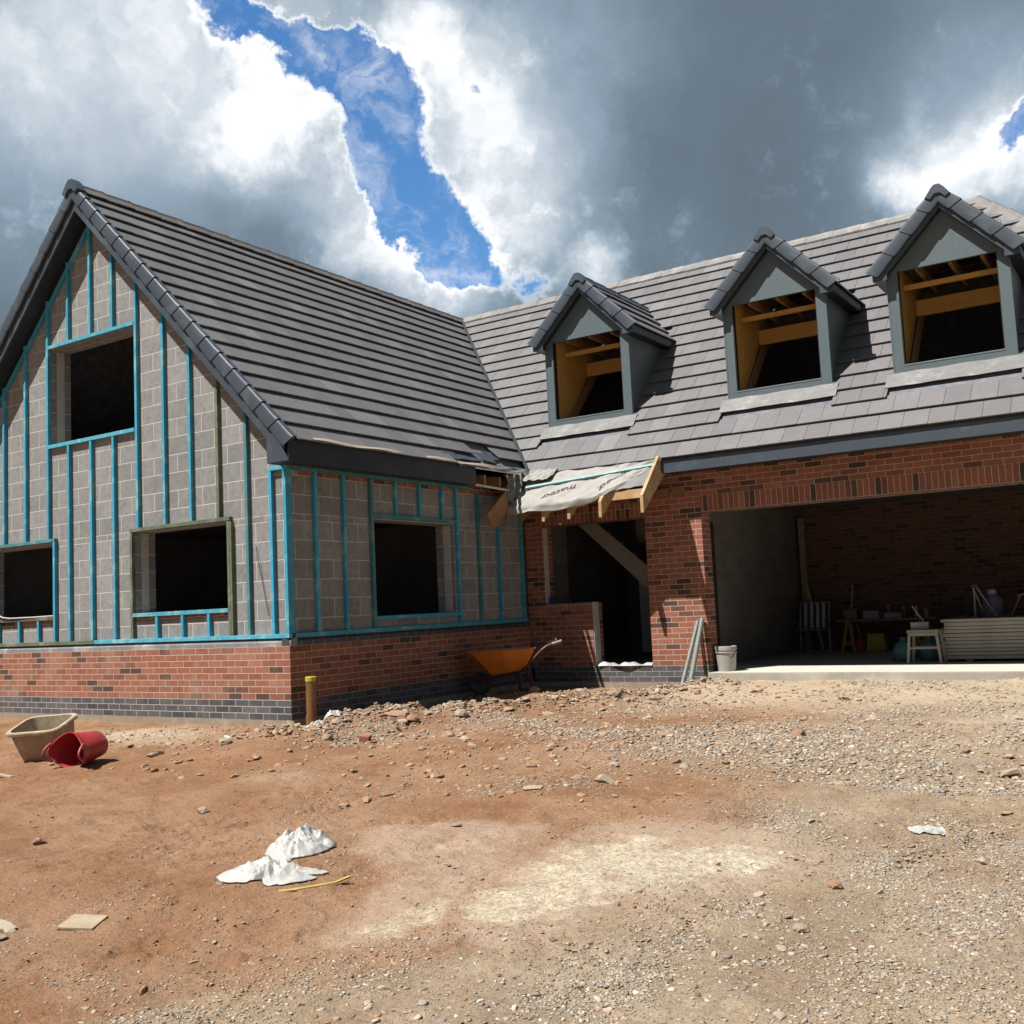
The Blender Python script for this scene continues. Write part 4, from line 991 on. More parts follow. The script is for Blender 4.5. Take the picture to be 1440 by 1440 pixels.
# wheelbarrow
def barrow():
    x, y = .66, 3.40
    t = thing('wheelbarrow', 'orange wheelbarrow with dark red handles parked in the corner by the brick walls', 'wheelbarrow', (x, y, gzf(x, y)), math.atan2(.545,.838)+R(4))
    # local x: front (-) to handles (+)
    top = [(-.60,-.06),(-.50,-.22),(-.1,-.30),(.28,-.30),(.34,-.26),(.34,.26),(.28,.30),(-.1,.30),(-.50,.22),(-.60,.06)]
    bot = [(-.26,-.03),(-.24,-.12),(-.0,-.17),(.16,-.17),(.20,-.14),(.20,.14),(.16,.17),(-.0,.17),(-.24,.12),(-.26,.03)]
    zt = lambda x_: .575+.03*x_; zb = lambda x_: .25+.13*(x_+.26)
    def ring(f, inset=0, lift=0):
        P = []
        for (a, b), (c, d) in zip(top, bot):
            X = c+(a-c)*f; Y = d+(b-d)*f; X *= (1-inset); Y *= (1-inset*1.6); P.append(Vector((X, Y, zb(c)+(zt(a)-zb(c))*f+lift)))
        return P
    mb = MB(); rs = [ring(0), ring(.45), ring(.48,-.012), ring(1), ring(1.02,-.03), ring(1.04,-.03)]; n = 10
    for i in range(len(rs)-1):
        for k in range(n): mb.face([rs[i][k], rs[i][(k+1)%n], rs[i+1][(k+1)%n], rs[i+1][k]])
    mb.face(rs[0][::-1]); mb.build('tray', M['barrow'], t)
    mb = MB(); rs = [ring(1.04,-.03), ring(1.03,.02), ring(.1,.03,.02)]
    for i in range(2):
        for k in range(n): mb.face([rs[i][k], rs[i][(k+1)%n], rs[i+1][(k+1)%n], rs[i+1][k]])
    mb.face(rs[-1]); mb.build('tray_inside', M['barrow_in'], t)
    for s in (-1,1):
        mb = MB(); mb.tube([(-.48,s*.05,.20),(-.2,s*.14,.235),(.10,s*.22,.27),(.22,s*.27,.36),(.42,s*.31,.56),(.50,s*.31,.615),(.66,s*.31,.66)], .016, 8); mb.build('frame_tube', M['dk_red_tube'], t, smooth_deg=60)
        mb = MB(); mb.tube([(.57,s*.31,.637),(.70,s*.31,.672)], .021, 10); mb.build('grip', M['grip'], t, smooth_deg=60)
        mb = MB(); mb.tube([(.13,s*.22,.275),(.15,s*.23,.02),(.19,s*.23,.0),(.32,s*.24,.02),(.24,s*.27,.37)], .013, 8); mb.build('leg', M['dk_red_tube'], t, smooth_deg=60)
    mb = MB(); mb.tube([(.23,-.24,.10),(.23,.24,.10)], .011, 8); mb.build('brace', M['galv'], t)
    w = part_empty('wheel', t, (-.40,0,.15))
    mb = MB(); T = Matrix.Rotation(R(90), 4, 'X')
    mb.lathe([(.10,-.035),(.13,-.04),(.15,-.02),(.153,0),(.15,.02),(.13,.04),(.10,.035),(.10,-.035)], 30, M=T); mb.build('tyre', M['tyre'], w, smooth_deg=50)
    mb = MB(); mb.lathe([(.01,-.04),(.03,-.04),(.035,-.012),(.095,-.02),(.101,-.03),(.101,.03),(.095,.02),(.035,.012),(.03,.04),(.01,.04)], 24, M=T); mb.build('rim', M['gryrim'], w, smooth_deg=40)
    for s in (-1,1):
        mb = MB(); mb.tube([(-.46,s*.05,.205),(-.42,s*.055,.17)], .012, 8); mb.build('axle_bracket', M['dk_red_tube'], t)
barrow()
# upright drain pipe with bend
t = thing('drain_pipe', 'upright brown drain pipe with yellow cap beside the brick corner', 'pipe', (.29,.02,-.06))
mb = MB(); mb.lathe([(.0,.51),(.056,.51),(.056,.04)], 28); mb.lathe([(.056,.12),(.066,.125),(.066,.03),(.056,.02)], 28); mb.build('pipe', M['pvc'], t, smooth_deg=40)
mb = MB(); mb.lathe([(0,.545),(.055,.545),(.061,.54),(.061,.495),(.055,.493)], 28); mb.build('cap', M['pvc_y'], t, smooth_deg=40)
mb = MB(); P = [Vector((.10*(1-math.cos(a)), .13*(1-math.cos(a)),   .08-.10*math.sin(a))) for a in [math.pi/2*k/8 for k in range(9)]]
mb.tube(P+[P[-1]+Vector((.12,.16,.0))], .064, 20); mb.build('bend', M['pvc'], t, smooth_deg=60)
# leaning steel poles
def pole(bx, by, tx, ty, tz, r, mat, label, bz=None):
    z0 = gzf(bx, by)-.03; a = Vector((0,0,0)); b = Vector((tx-bx, ty-by, tz-z0))
    t_ = MB(); d = (b-a).normalized()
    t_.tube([a, b], r, 16, cap=False); t_.tube([a+d*.002, b-d*.002], r*.82, 16, cap=True)
    o = t_.build('steel_tube', mat, None, smooth_deg=50); o.location = (bx, by, z0)
    tag(o, label, 'pole', 'steel tubes leaning on the brick pier')
pole(2.62,4.52,2.76,4.975,.83,.026,M['galv'],'dull grey steel tube leaning on the pier, the left and thinner of the two'); pole(2.74,4.55,2.83,4.965,.86,.032,M['galv_b'],'bluish grey steel tube leaning on the pier, the right and thicker of the two')
# white bucket on the threshold
t = thing('bucket', 'off white plastic bucket with thin wire handle standing at the garage opening beside the pier', 'bucket', (3.06,5.17,.135))
mb = MB(); mb.lathe([(0,0),(.118,0),(.122,.01),(.142,.285),(.148,.285),(.150,.30),(.148,.335),(.143,.34),(.139,.335),(.118,.012),(0,.012)], 32); mb.lathe([(.143,.25),(.152,.252),(.152,.262),(.143,.264)], 32); mb.build('body', M['bucket'], t, smooth_deg=35)
mb = MB(); P = [Vector((.152*math.cos(a), -.155*math.sin(a)*.75, .29-.15*math.sin(a))) for a in [math.pi*k/16 for k in range(17)]]; mb.tube(P, .0035, 6); mb.build('handle', M['black'], t)
# plastic sheeting
def sheetmat():
    t = NT('crumpled_white_polythene'); o = t.obj(); n = t.noise(o, 14, 5, .6, 1.5)
    t.set(t.mix(n, (.62,.60,.56), (.80,.79,.76)), .42, t.bump(n, .5, .02)); t.b.inputs['Transmission Weight'].default_value = .30; n9 = t.noise(o, 5, 5, .6); n9b = t.ramp(n9, [(.50,1.),(.72,.55)]); t.l(n9b, t.b.inputs['Alpha']); t.b.inputs['Subsurface Weight'].default_value = .0
    t.b.inputs['Specular IOR Level'].default_value = .5
    return t.mat
M['poly'] = sheetmat()
def crumple(name, pts, hgt, label, seed, cat='plastic sheet'):
    """pts: outline polygon (world xy), dome-like crumpled film"""
    P = np.array(pts, float); c = P.mean(0); zc = gzf(*c)
    n = 90; k = 34; V = []; F = []
    ang = np.linspace(0, 2*np.pi, n, endpoint=False)
    A = np.arctan2(P[:,1]-c[1], P[:,0]-c[0]); o_ = np.argsort(A); A = A[o_]; Rr = np.hypot(P[:,0]-c[0], P[:,1]-c[1])[o_]
    A2 = np.concatenate([A-2*np.pi, A, A+2*np.pi]); R2 = np.tile(Rr, 3)
    rad = np.interp(ang-(2*np.pi)*(ang > np.pi), A2, R2); rad = rad*(1+.10*perlin(ang*5, ang*0+seed, 3)+.04*perlin(ang*17, ang*0+seed, 4))
    J = np.arange(k+1)/k
    X = c[0]+np.outer(J, rad*np.cos(ang)); Y = c[1]+np.outer(J, rad*np.sin(ang))
    prof = (np.clip(1-J**1.45, 0, 1)**.9)[:, None]*(1+.35*np.cos(ang-2.2)[None, :]*J[:, None])
    w = 7.; AN = np.tile(ang, (k+1, 1)); fold = fbm(X*w+seed, Y*w, 2, seed, .5, True)+.22*np.abs(perlin(AN*2.3+seed, J[:, None]*2.3+AN*0, 7))*np.minimum(J[:, None]*3, 1); fold2 = np.abs(perlin(X*17+2*Y*9, Y*13, seed+5)); fold3 = np.abs(perlin(X*34, Y*30, seed+8))
    Z = gz(X, Y)+.006+hgt*prof*(.35+.65*np.clip(fold, -.2, 1.3))+.016*(prof+.3)*fold2+.004*fold3*(prof+.5)
    V = np.stack([X-c[0], Y-c[1], Z-zc], -1).reshape(-1, 3)
    for j in range(k):
        for i in range(n): F.append((j*n+i, j*n+(i+1)%n, (j+1)*n+(i+1)%n, (j+1)*n+i))
    me = bpy.data.meshes.new(name); me.from_pydata(V.tolist(), [], F); me.materials.append(M['poly']); me.polygons.foreach_set('use_smooth', [True]*len(F)); me.set_sharp_from_angle(angle=R(35))
    o = bpy.data.objects.new(name, me); COL.objects.link(o); o.location = (c[0], c[1], zc)
    m_ = o.modifiers.new('thickness', 'SOLIDIFY'); m_.thickness = .002
    tag(o, label, cat, 'scraps of white polythene'); return o
crumple('plastic_sheet', [(3.74,-3.92),(3.82,-3.70),(3.93,-3.60),(4.06,-3.66),(4.10,-3.80),(4.02,-3.98),(3.92,-4.04),(3.84,-4.00)], .185, 'raised crumpled heap of white polythene on the red soil, the rear one', 3)
crumple('plastic_sheet', [(3.90,-4.42),(3.98,-4.32),(4.12,-4.22),(4.28,-4.14),(4.46,-4.13),(4.45,-4.21),(4.30,-4.25),(4.18,-4.36),(4.06,-4.45),(3.97,-4.48)], .11, 'long crumpled strip of white polythene beside the yellow stick, the front one', 6)
crumple('plastic_sheet', [(7.06,-2.35),(7.18,-2.28),(7.26,-2.37),(7.16,-2.42)], .02, 'small white scrap lying among the gravel on the right', 9, 'litter')
crumple('plastic_sheet', [(.62,-.42),(.75,-.28),(.9,-.2),(.86,-.12),(.66,-.24)], .03, 'pale strip lying on the rubble just right of the drain pipe', 12, 'litter')
mb = MB(); P = [Vector((0,0,.02)), Vector((.06,.07,.02)), Vector((.13,.16,.025)), Vector((.20,.22,.035)), Vector((.23,.29,.05))]
M['yel'] = plain('pale_yellow_stick', (.66,.50,.14), None, 8, .6, .1)
for a, b in zip(P[:-1], P[1:]): mb.beam(a, b, .030-.004*P.index(a), .008)
mb_o = mb.build('yellow_stick', M['yel'], None); mb_o.location = (4.40,-4.46,gzf(4.45,-4.4)-.008); tag(mb_o, 'bent pale yellow strip lying beside the white polythene', 'stick')
def slabpiece(name, x, y, sx, sy, sz, rz, tilt, mat, label, cat):
    mb = MB(); mb.box((-sx/2,-sy/2,0),(sx/2,sy/2,sz)); o = mb.build(name, mat, None, bevel=.003); o.location = (x, y, gzf(x, y)+.006); o.rotation_euler = (tilt[0], tilt[1], rz); tag(o, label, cat)
slabpiece('board_offcut', 3.86,-5.22,.17,.19,.014,R(33),(.03,.08),M['wood_b'],'small square pale board lying on the red soil at lower left','board')
slabpiece('timber_offcut', .05,-.95,.16,.04,.025,R(-20),(0,.12),M['white'],'short pale offcut on the soil left of the rubble heap','offcut')
slabpiece('timber_offcut', 3.0,-.05,.03,.5,.02,R(50),(0,.0),M['wood_b'],'thin straight strip lying in the rubble heap','offcut') if False else None
slabpiece('brick_piece', 1.62,-.62,.10,.09,.06,R(20),(.1,.1),M['barrow_in'] if False else plain('broken_red_brick',(.45,.16,.09),(.35,.12,.07),9,.9,.3),'broken red brick in the rubble near the wall','brick')
slabpiece('brick_piece', 7.02,-5.13,.07,.05,.04,R(10),(.1,.1),plain('dusty_grey_brick_piece',(.30,.24,.22),(.22,.18,.17),9,.9,.3),'grey brick fragment at the bottom right of the plot','brick')
slabpiece('timber_offcut', -.85,-2.82,.20,.045,.02,R(8),(0,.1),M['wood_b'],'short stick on the soil in front of the red bucket','offcut')
# cable on the left window sill
mb = MB(); mb.tube([(-6.2,.02,1.42),(-5.95,0,1.40),(-5.75,-.02,1.375),(-5.62,-.02,1.325),(-5.45,-.015,1.308),(-4.9,0,1.305),(-4.48,.03,1.31)], .010, 8); o = mb.build('cable', M['white'], None, smooth_deg=60); tag(o, 'white cable lying along the sill of the left ground floor window', 'cable')
# membrane over the porch
def felt_pt(u, v):
    x = .46+u*2.0
    ln = .90 if u < .35 else .90-.84*((u-.35)/.65)**2.2
    ln = max(ln, .05)
    x += -.22*v*(1-u)**1.6+.06*v*u
    y = 4.69-ln*min(v/.86,1.)*.615
    droop = .03*math.sin(v*3.1)*math.sin(u*17)*.5
    z = y-1.575-max(0,v-.86)*.75*ln
    w = .014*math.sin(u*26+v*9)+.012*math.sin(u*9-v*19+1)+.006*math.sin(u*47+v*25)+.022*float(fbm(np.array([u*4.+v*2]), np.array([v*5.-u*3]), 4, 13, .6, True)[0]-.3)
    z += w*.55*(.3+.8*v)+.012*float(perlin(np.array([u*9.]), np.array([v*5.]), 3)[0]); y -= w*.5
    return Vector((x, y, z))
mem = MB(); mem.grid(felt_pt, 110, 36); felt = mem.build('roofing_membrane', M['felt'], None, smooth_deg=70)
m_ = felt.modifiers.new('t', 'SOLIDIFY'); m_.thickness = .003
tag(felt, 'loose pale grey printed membrane draped over the porch rafters', 'membrane')
def flap(name, pts4, seed, amp, mat, label):
    a, b, c, d = [Vector(p) for p in pts4]; mb = MB(); n_ = (b-a).cross(d-a).normalized()
    def fn(u, v):
        p = a*(1-u)*(1-v)+b*u*(1-v)+c*u*v+d*(1-u)*v
        k = amp*(float(fbm(np.array([u*2.5+seed]), np.array([v*2.5]), 2, seed, .5, True)[0]))+amp*.5*math.sin(u*19+v*7+seed)
        return p+n_*k
    mb.grid(fn, 40, 40); o = mb.build(name, mat, None, smooth_deg=50); o.modifiers.new('t', 'SOLIDIFY').thickness = .003; tag(o, label, 'membrane')
M['felt_g'] = plain('mid_grey_membrane_back', (.27,.26,.25), (.18,.17,.165), 8, .75, .25, 60)
flap('membrane_flap', [(.28,4.10,3.06),(.30,4.72,3.14),(.50,4.50,2.50),(.34,4.15,2.62)], 3, .05, M['felt_g'], 'crumpled dark grey membrane hanging in the roof corner left of the porch')
flap('membrane_flap', [(.30,2.95,3.135),(.27,4.65,3.20),(.37,4.70,3.11),(.335,2.95,3.09)], 8, .016, M['felt_g'], 'crumpled membrane edge sagging below the ragged eaves tiles')
flap('membrane_flap', [(.42,4.62,3.15),(.85,4.66,3.15),(.80,4.42,2.97),(.36,4.38,2.98)], 11, .022, M['felt'], 'bunched pale membrane folds beside the valley foot')
flap('membrane_flap', [(1.80,4.66,3.09),(2.43,4.66,3.09),(2.43,4.30,2.70),(1.80,4.28,2.66)], 15, .012, M['felt_g'], 'dark membrane layer between the last two porch rafters, behind the printed sheet')
flap('membrane_flap', [(2.0,4.72,2.72),(2.35,4.76,2.72),(2.2,4.70,2.42),(2.12,4.69,2.44)], 5, .01, M['felt_g'], 'small grey membrane triangle hanging between the last two porch rafters')
def printed(txt, u0, v0, du, dv, size, name='lettering'):
    cu = bpy.data.curves.new('lettering', 'FONT'); cu.body = txt; cu.size = 1; cu.extrude = 0; cu.offset = .012
    o = bpy.data.objects.new('tmp', cu); COL.objects.link(o); bpy.context.view_layer.update()
    dg = bpy.context.evaluated_depsgraph_get(); me = bpy.data.meshes.new_from_object(o.evaluated_get(dg)); bpy.data.objects.remove(o)
    bm = bmesh.new(); bm.from_mesh(me); bmesh.ops.triangulate(bm, faces=bm.faces)
    for _ in range(1): bmesh.ops.subdivide_edges(bm, edges=bm.edges[:], cuts=1)
    for v in bm.verts:
        # upside-down print: text x runs to -u, text y runs to +v
        u = u0-du*v.co.x*size; w = v0+dv*v.co.x*size+v.co.y*size*.62
        u = min(max(u+.00*w, .002), .998); w = min(max(w, .0), .985)
        p = felt_pt(u, w); q1 = felt_pt(min(u+.004,1), w)-p; q2 = felt_pt(u, min(w+.006,1))-p; n_ = q1.cross(q2).normalized()
        if n_.z < 0: n_ = -n_
        v.co = p+n_*.006
    bm.to_mesh(me); bm.free(); me.materials.clear(); me.materials.append(M['ink'])
    o = bpy.data.objects.new(name, me); COL.objects.link(o); o.parent = felt
printed('mated', .44, .46, .34, .20, .27); printed('mated', .82, .30, .30, .55, .26)
# step polythene in the doorway
crum = MB(); crum.grid(lambda u,v: (1.16+.86*u, L-.03+.16*v+.02*math.sin(u*9), .228+.035*math.sin(v*3.14)*(1+.5*math.sin(u*14)+.3*math.sin(u*31))+.004), 60, 8); o = crum.build('plastic_strip', M['poly'], None, smooth_deg=60); tag(o, 'rolled white polythene strip lying on the doorway step', 'plastic strip')
M['blue'] = plain('blue_clamp_plastic', (.02,.04,.35), None, 8, .5, .05)
mb = MB(); mb.box((0,0,0),(.015,.03,.11)); mb.box((.045,0,0),(.06,.03,.11)); mb.box((0,0,.09),(.06,.03,.105)); o = mb.build('blue_clip', M['blue'], None, bevel=.002); o.location = (.33,5.10,1.16); tag(o, 'small blue plastic bracket standing on the half wall ledge', 'bracket')

# ------------------------------------------------------------------ inside the garage
FZ = .136
M['alu'] = plain('dull_aluminium', (.45,.44,.43), None, 10, .35, .05, metal=.5)
M['web_w'] = plain('white_chair_webbing', (.55,.55,.53), None, 10, .8, .1); M['web_d'] = plain('dark_chair_webbing', (.06,.06,.07), None, 10, .8, .1)
t = thing('folding_chair', 'folding garden chair with black and white striped back by the garage back wall', 'chair', (2.99,9.42,FZ))
for s in (-1,1):
    mb = MB(); mb.tube([(s*.25,-.02,0),(s*.25,.0,.42),(s*.25,.10,.84)], .012, 8); mb.build('side_tube', M['alu'], t, smooth_deg=60)
    mb = MB(); mb.tube([(s*.27,.28,0),(s*.26,-.10,.52),(s*.26,-.30,.56)], .012, 8); mb.build('armrest', M['alu'], t, smooth_deg=60)
for y_, z_ in ((-.02,.01),(.1,.84),(-.28,.38),(0,.38)): mb = MB(); mb.tube([(-.25,y_,z_),(.25,y_,z_)], .012, 8); mb.build('cross_tube', M['alu'], t)
mb = MB()
for k in range(9):
    x = -.23+k*.0515; mb.hexa([(x,.0,.40),(x+.05,.0,.40),(x+.05,.01,.40),(x,.01,.40),(x,.09,.83),(x+.05,.09,.83),(x+.05,.10,.83),(x,.10,.83)], k % 2)
    mb.box((x,-.28,.385),(x+.05,0,.392), k % 2)
mb.build('webbing', [M['web_d'], M['web_w']], t)
mb = MB(); mb.box((-.05,-.04,0),(.05,.04,2.35)); M['grywood'] = plain('dusty_grey_timber', (.30,.26,.21), (.22,.19,.155), 6, .8, .2)
mb_ = 0
o = mb.build('timber_post', M['grywood'], None, bevel=.003); o.location = (2.70,9.95,FZ); o.rotation_euler = (R(-1.5),R(0),0); tag(o, 'tall bare timber post standing in the back left corner of the garage', 'post')
mb = MB(); mb.beam((0,0,0),(-.26,.10,1.15),.02,.06); o = mb.build('spirit_level', M['yel'], None, bevel=.002); o.location = (3.02,9.75,FZ); tag(o, 'yellow level leaning behind the striped folding chair', 'level')
# bench: door-like board on trestles
t = thing('workbench', 'brown board laid on timber trestles along the garage back wall', 'workbench', (4.15,9.5,FZ))
M['ply'] = plain('brown_bench_board', (.30,.15,.08), (.22,.11,.06), 4, .7, .15); M['ochre'] = plain('ochre_trestle_timber', (.42,.24,.05), (.3,.17,.04), 6, .7, .2)
mb = MB(); mb.box((-.72,-.3,.50),(.85,.3,.535)); mb.build('bench_top', M['ply'], t, bevel=.003)
for cx in (-.55,.62):
    tr = part_empty('trestle', t, (cx,0,0))
    for sx in (-1,1):
        for sy in (-1,1):
            mb = MB(); mb.beam((sx*.10,sy*.27,0),(sx*.02,sy*.2,.50),.045,.045,(0,1,0)); mb.build('leg', M['ochre'], tr)
    mb = MB(); mb.beam((0,-.27,.47),(0,.27,.47),.05,.05); mb.build('top_bar', M['ochre'], tr)
    mb = MB(); mb.beam((-.075,-.25,.14),(.075,-.25,.14),.02,.06); mb.beam((-.075,.25,.14),(.075,.25,.14),.02,.06); mb.build('brace', M['ochre'], tr)
BT = FZ+.535
def jar(x, y, r, h, mat, name, label, lid=None, cat=None):
    t_ = thing(name, label, cat or name.split('_')[-1], (x, y, BT), 0, 'tins jars and boxes on the garage bench')
    mb = MB(); mb.lathe([(0,0),(r*.95,0),(r,.006),(r,h*.78),(r*.72,h*.88),(r*.7,h),(0,h)], 18); mb.build('body', mat, t_, smooth_deg=40)
    if lid: mb = MB(); mb.lathe([(r*.76,h*.9),(r*.76,h*1.06),(0,h*1.06)], 18); mb.build('lid', lid, t_, smooth_deg=40)
def bx(name, x, y, z, s, rz, mat, label, cat, lidmat=None, group=None):
    t_ = thing(name, label, cat, (x, y, z), rz, group); mb = MB(); mb.box((-s[0]/2,-s[1]/2,0),(s[0]/2,s[1]/2,s[2]*.86)); mb.build('body', mat, t_, bevel=.006)
    mb = MB(); mb.box((-s[0]/2-.006,-s[1]/2-.006,s[2]*.86),(s[0]/2+.006,s[1]/2+.006,s[2])); mb.build('lid', lidmat or mat, t_, bevel=.004)
M['gry'] = plain('grey_tool_case', (.10,.10,.115), None, 8, .5, .1); M['lgry'] = plain('pale_grey_carton', (.34,.33,.35), (.25,.24,.26), 8, .7, .1); M['brs'] = plain('brassy_tin', (.5,.4,.16), None, 8, .4, .05, metal=.6)
M['teal'] = plain('teal_plastic', (.05,.17,.165), (.04,.12,.12), 7, .5, .1); M['ylw'] = plain('mustard_yellow_plastic', (.50,.40,.02), (.42,.34,.02), 5, .5, .08); M['org'] = plain('orange_red_plastic', (.55,.10,.02), (.45,.08,.02), 5, .5, .08)
bx('tool_case', 3.62,9.45,BT,(.22,.2,.17),.1,M['gry'],'dark grey tool case at the left end of the bench','tool case'); bx('carton', 3.98,9.42,BT,(.26,.2,.13),-.1,M['lgry'],'pale grey carton on the bench beside the dark case','carton'); bx('carton', 4.32,9.4,BT,(.27,.18,.09),.05,M['lgry'],'low grey carton near the middle of the bench','carton')
jar(4.22,9.52,.045,.2,M['gry'],'paint_tin','dark tin behind the low grey carton',M['lgry'],'tin'); jar(4.68,9.4,.035,.17,M['brs'],'brass_bottle','shiny brassy bottle on the bench',M['white'],'bottle'); jar(4.84,9.38,.04,.13,M['lgry'],'jar','grey jar right of the shiny bottle',M['lgry']); jar(4.45,9.56,.05,.16,M['red'],'paint_tin','reddish tin behind the cartons',M['lgry'],'tin')
mb = MB(); mb.tube([(0,0,0),(.04,.03,.42)], .014, 8); o = mb.build('wooden_handle', M['timber'], None, smooth_deg=60); o.location = (3.60,9.55,BT+.15); tag(o, 'upright pale tool handle rising from the dark case on the bench', 'handle')
t = thing('crate', 'mustard yellow plastic bin under the garage bench', 'bin', (3.98,9.62,FZ)); mb = MB(); mb.prism([(-.17,-.14,0),(.17,-.14,0),(.13,-.14,.28),(-.13,-.14,.28)], (0,.28,0)); mb.build('body', M['ylw'], t, bevel=.012); mb = MB(); mb.box((-.14,-.15,.27),(.14,.15,.285)); mb.build('rim', M['ylw'], t, bevel=.005)
t = thing('bucket', 'orange red plastic bucket under the garage bench beside the yellow bin', 'bucket', (3.67,9.6,FZ)); mb = MB(); mb.lathe([(0,0),(.11,0),(.125,.17),(.13,.175),(.12,.18),(.105,.02),(0,.02)], 24); mb.build('body', M['org'], t, smooth_deg=40); mb = MB(); mb.tube([(.125*math.cos(a),-.12*math.sin(a)*.4,.17+.05*math.sin(a)) for a in [math.pi*k/10 for k in range(11)]], .004, 6); mb.build('handle', M['lgry'], t)
# hop-up and things near the board stack
t = thing('hop_up_stand', 'small pale wooden work stand in front of the stacked boards', 'work stand', (5.42,6.35,FZ))
mb = MB(); mb.box((-.20,-.17,.42),(.20,.17,.45)); mb.build('top', M['grywood'], t, bevel=.003)
mb = MB(); mb.box((-.19,-.16,.37),(.19,-.14,.415)); mb.box((-.19,.14,.37),(.19,.16,.415)); mb.build('apron', M['grywood'], t)
for sx in (-1,1):
    for sy in (-1,1):
        mb = MB(); mb.beam((sx*.21,sy*.16,0),(sx*.17,sy*.14,.42),.035,.03,(0,1,0)); mb.build('leg', M['grywood'], t)
mb = MB(); mb.beam((-.19,-.15,.21),(.19,-.15,.21),.02,.025); mb.beam((-.19,.15,.21),(.19,.15,.21),.02,.025); mb.build('rung', M['grywood'], t)
bx('tool_bag', 5.36,6.36,FZ+.45,(.22,.18,.10),.15,M['lgry'],'pale dusty bag lying on the small work stand','bag'); mb = MB(); mb.tube([(0,0,0),(-.16,.04,.24)], .009, 8); o = mb.build('trowel_handle', M['alu'], None); o.location = (5.42,6.4,FZ+.53); tag(o, 'thin metal rod sticking out of the dusty bag on the stand', 'rod')
for i, (x, y, m, lab) in enumerate(((5.02,6.85,'teal','teal plastic sack left of the work stand'),(5.34,6.98,'teal','teal plastic sack behind the legs of the work stand'),(5.60,7.0,'lgry','pale grey sack behind the right leg of the work stand'))):
    t = thing('sack', lab, 'sack', (x, y, FZ)); mb = MB()
    mb.lathe([(0,0),(.13,0),(.155,.05),(.15,.16),(.12,.24),(.05,.28),(.04,.30),(.055,.33),(0,.335)], 20, M=Matrix.Scale(1.0,4)); o = mb.build('body', M[m], t, smooth_deg=60)
    dm = o.data
    for v in dm.vertices: k = 1+.12*math.sin(v.co.x*40+v.co.z*30+i)+.08*math.sin(v.co.y*55); v.co.x *= k; v.co.y *= k
    mb = MB(); mb.tube([(.045,0,.295),(0,.045,.298),(-.045,0,.295),(0,-.045,.298),(.045,0,.295)], .006, 6); mb.build('tie', M['black'], t)
bx('white_crate', 5.42,7.35,FZ,(.35,.25,.30),.0,M['lgry'],'grey white crate behind the work stand','crate')
# stacked boards (each board counted)
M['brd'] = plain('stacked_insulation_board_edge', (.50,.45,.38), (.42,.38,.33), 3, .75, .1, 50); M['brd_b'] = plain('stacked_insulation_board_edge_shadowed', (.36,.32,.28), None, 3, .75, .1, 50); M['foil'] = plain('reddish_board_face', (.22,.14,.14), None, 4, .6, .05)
zz = FZ+.03; rg = random.Random(8)
mb = MB()
for x in (5.9,7.0,7.9): mb.box((x-.04,6.62,FZ),(x+.04,7.75,FZ+.029))
o = mb.build('bearer_battens', M['timber_d'], None); tag(o, 'timber bearers under the stacked boards', 'bearers', None)
for k in range(11):
    th = .045 if k % 3 else .052; dx = rg.uniform(-.025,.025); dy = rg.uniform(-.012,.012)
    t = thing('insulation_board', ('topmost pale board of the stack in the garage' if k == 10 else 'lowest pale board of the stack in the garage' if k == 0 else 'pale board in the middle of the garage stack'), 'board', (5.60+dx,6.6+dy,zz), 0, None if k in (0,10) else 'stacked boards in the garage')
    mb = MB(); mb.box((0,0,.003),(2.6,1.2,th-.003), 0); mb.build('core', M['brd'], t, bevel=.002)
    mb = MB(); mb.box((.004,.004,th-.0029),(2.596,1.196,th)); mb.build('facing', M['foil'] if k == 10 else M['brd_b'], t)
    zz += th+rg.choice((.001,.002,.004,.001))
# things on top of the boards
M['pplstuff'] = plain('purple_grey_cloth', (.14,.14,.20), (.09,.09,.14), 8, .8, .2)
t = thing('folded_stand', 'dark folded tripod-like stand standing on the stacked boards', 'stand', (5.95,7.1,zz))
for a, b in (((0,-.05,0),(0,0,.42)),((.26,0,0),(.03,0,.42)),((.10,.1,0),(-.02,.02,.42))):
    mb = MB(); mb.tube([a,b], .012, 8); mb.build('leg', M['galv'], t)
mb = MB(); mb.box((-.03,-.02,.40),(.05,.03,.45)); mb.build('head', M['black'], t, bevel=.004)
t = thing('canvas_bag', 'slumped dark bag with pale top on the stacked boards', 'bag', (6.15,7.25,zz)); mb = MB(); mb.lathe([(0,0),(.13,0),(.15,.06),(.12,.22),(.06,.30),(0,.31)], 18); o = mb.build('body', M['pplstuff'], t, smooth_deg=60)
for v in o.data.vertices: k = 1+.15*math.sin(v.co.x*31+v.co.z*19); v.co.x *= k; v.co.y *= k
mb = MB(); mb.lathe([(.045,.29),(.06,.31),(.06,.36),(.03,.38),(0,.38)], 14); mb.build('top', M['lgry'], t, smooth_deg=50)
bx('long_box', 6.75,7.4,zz,(.34,.15,.12),.1,M['lgry'],'low grey box lying on the stacked boards at the right','box')
mb = MB(); mb.tube([(0,0,0),(.13,0,.27)], .010, 8); mb.tube([(.09,0,.27),(.24,.02,.30)], .014, 8); o = mb.build('hammer', M['timber_d'], None); o.location = (6.38,7.2,zz); tag(o, 'leaning hammer-like tool between the dark bag and the low grey box', 'tool')
SUNE=5.0; SKYS=.15; CLB=4.6; EXPO=0.72
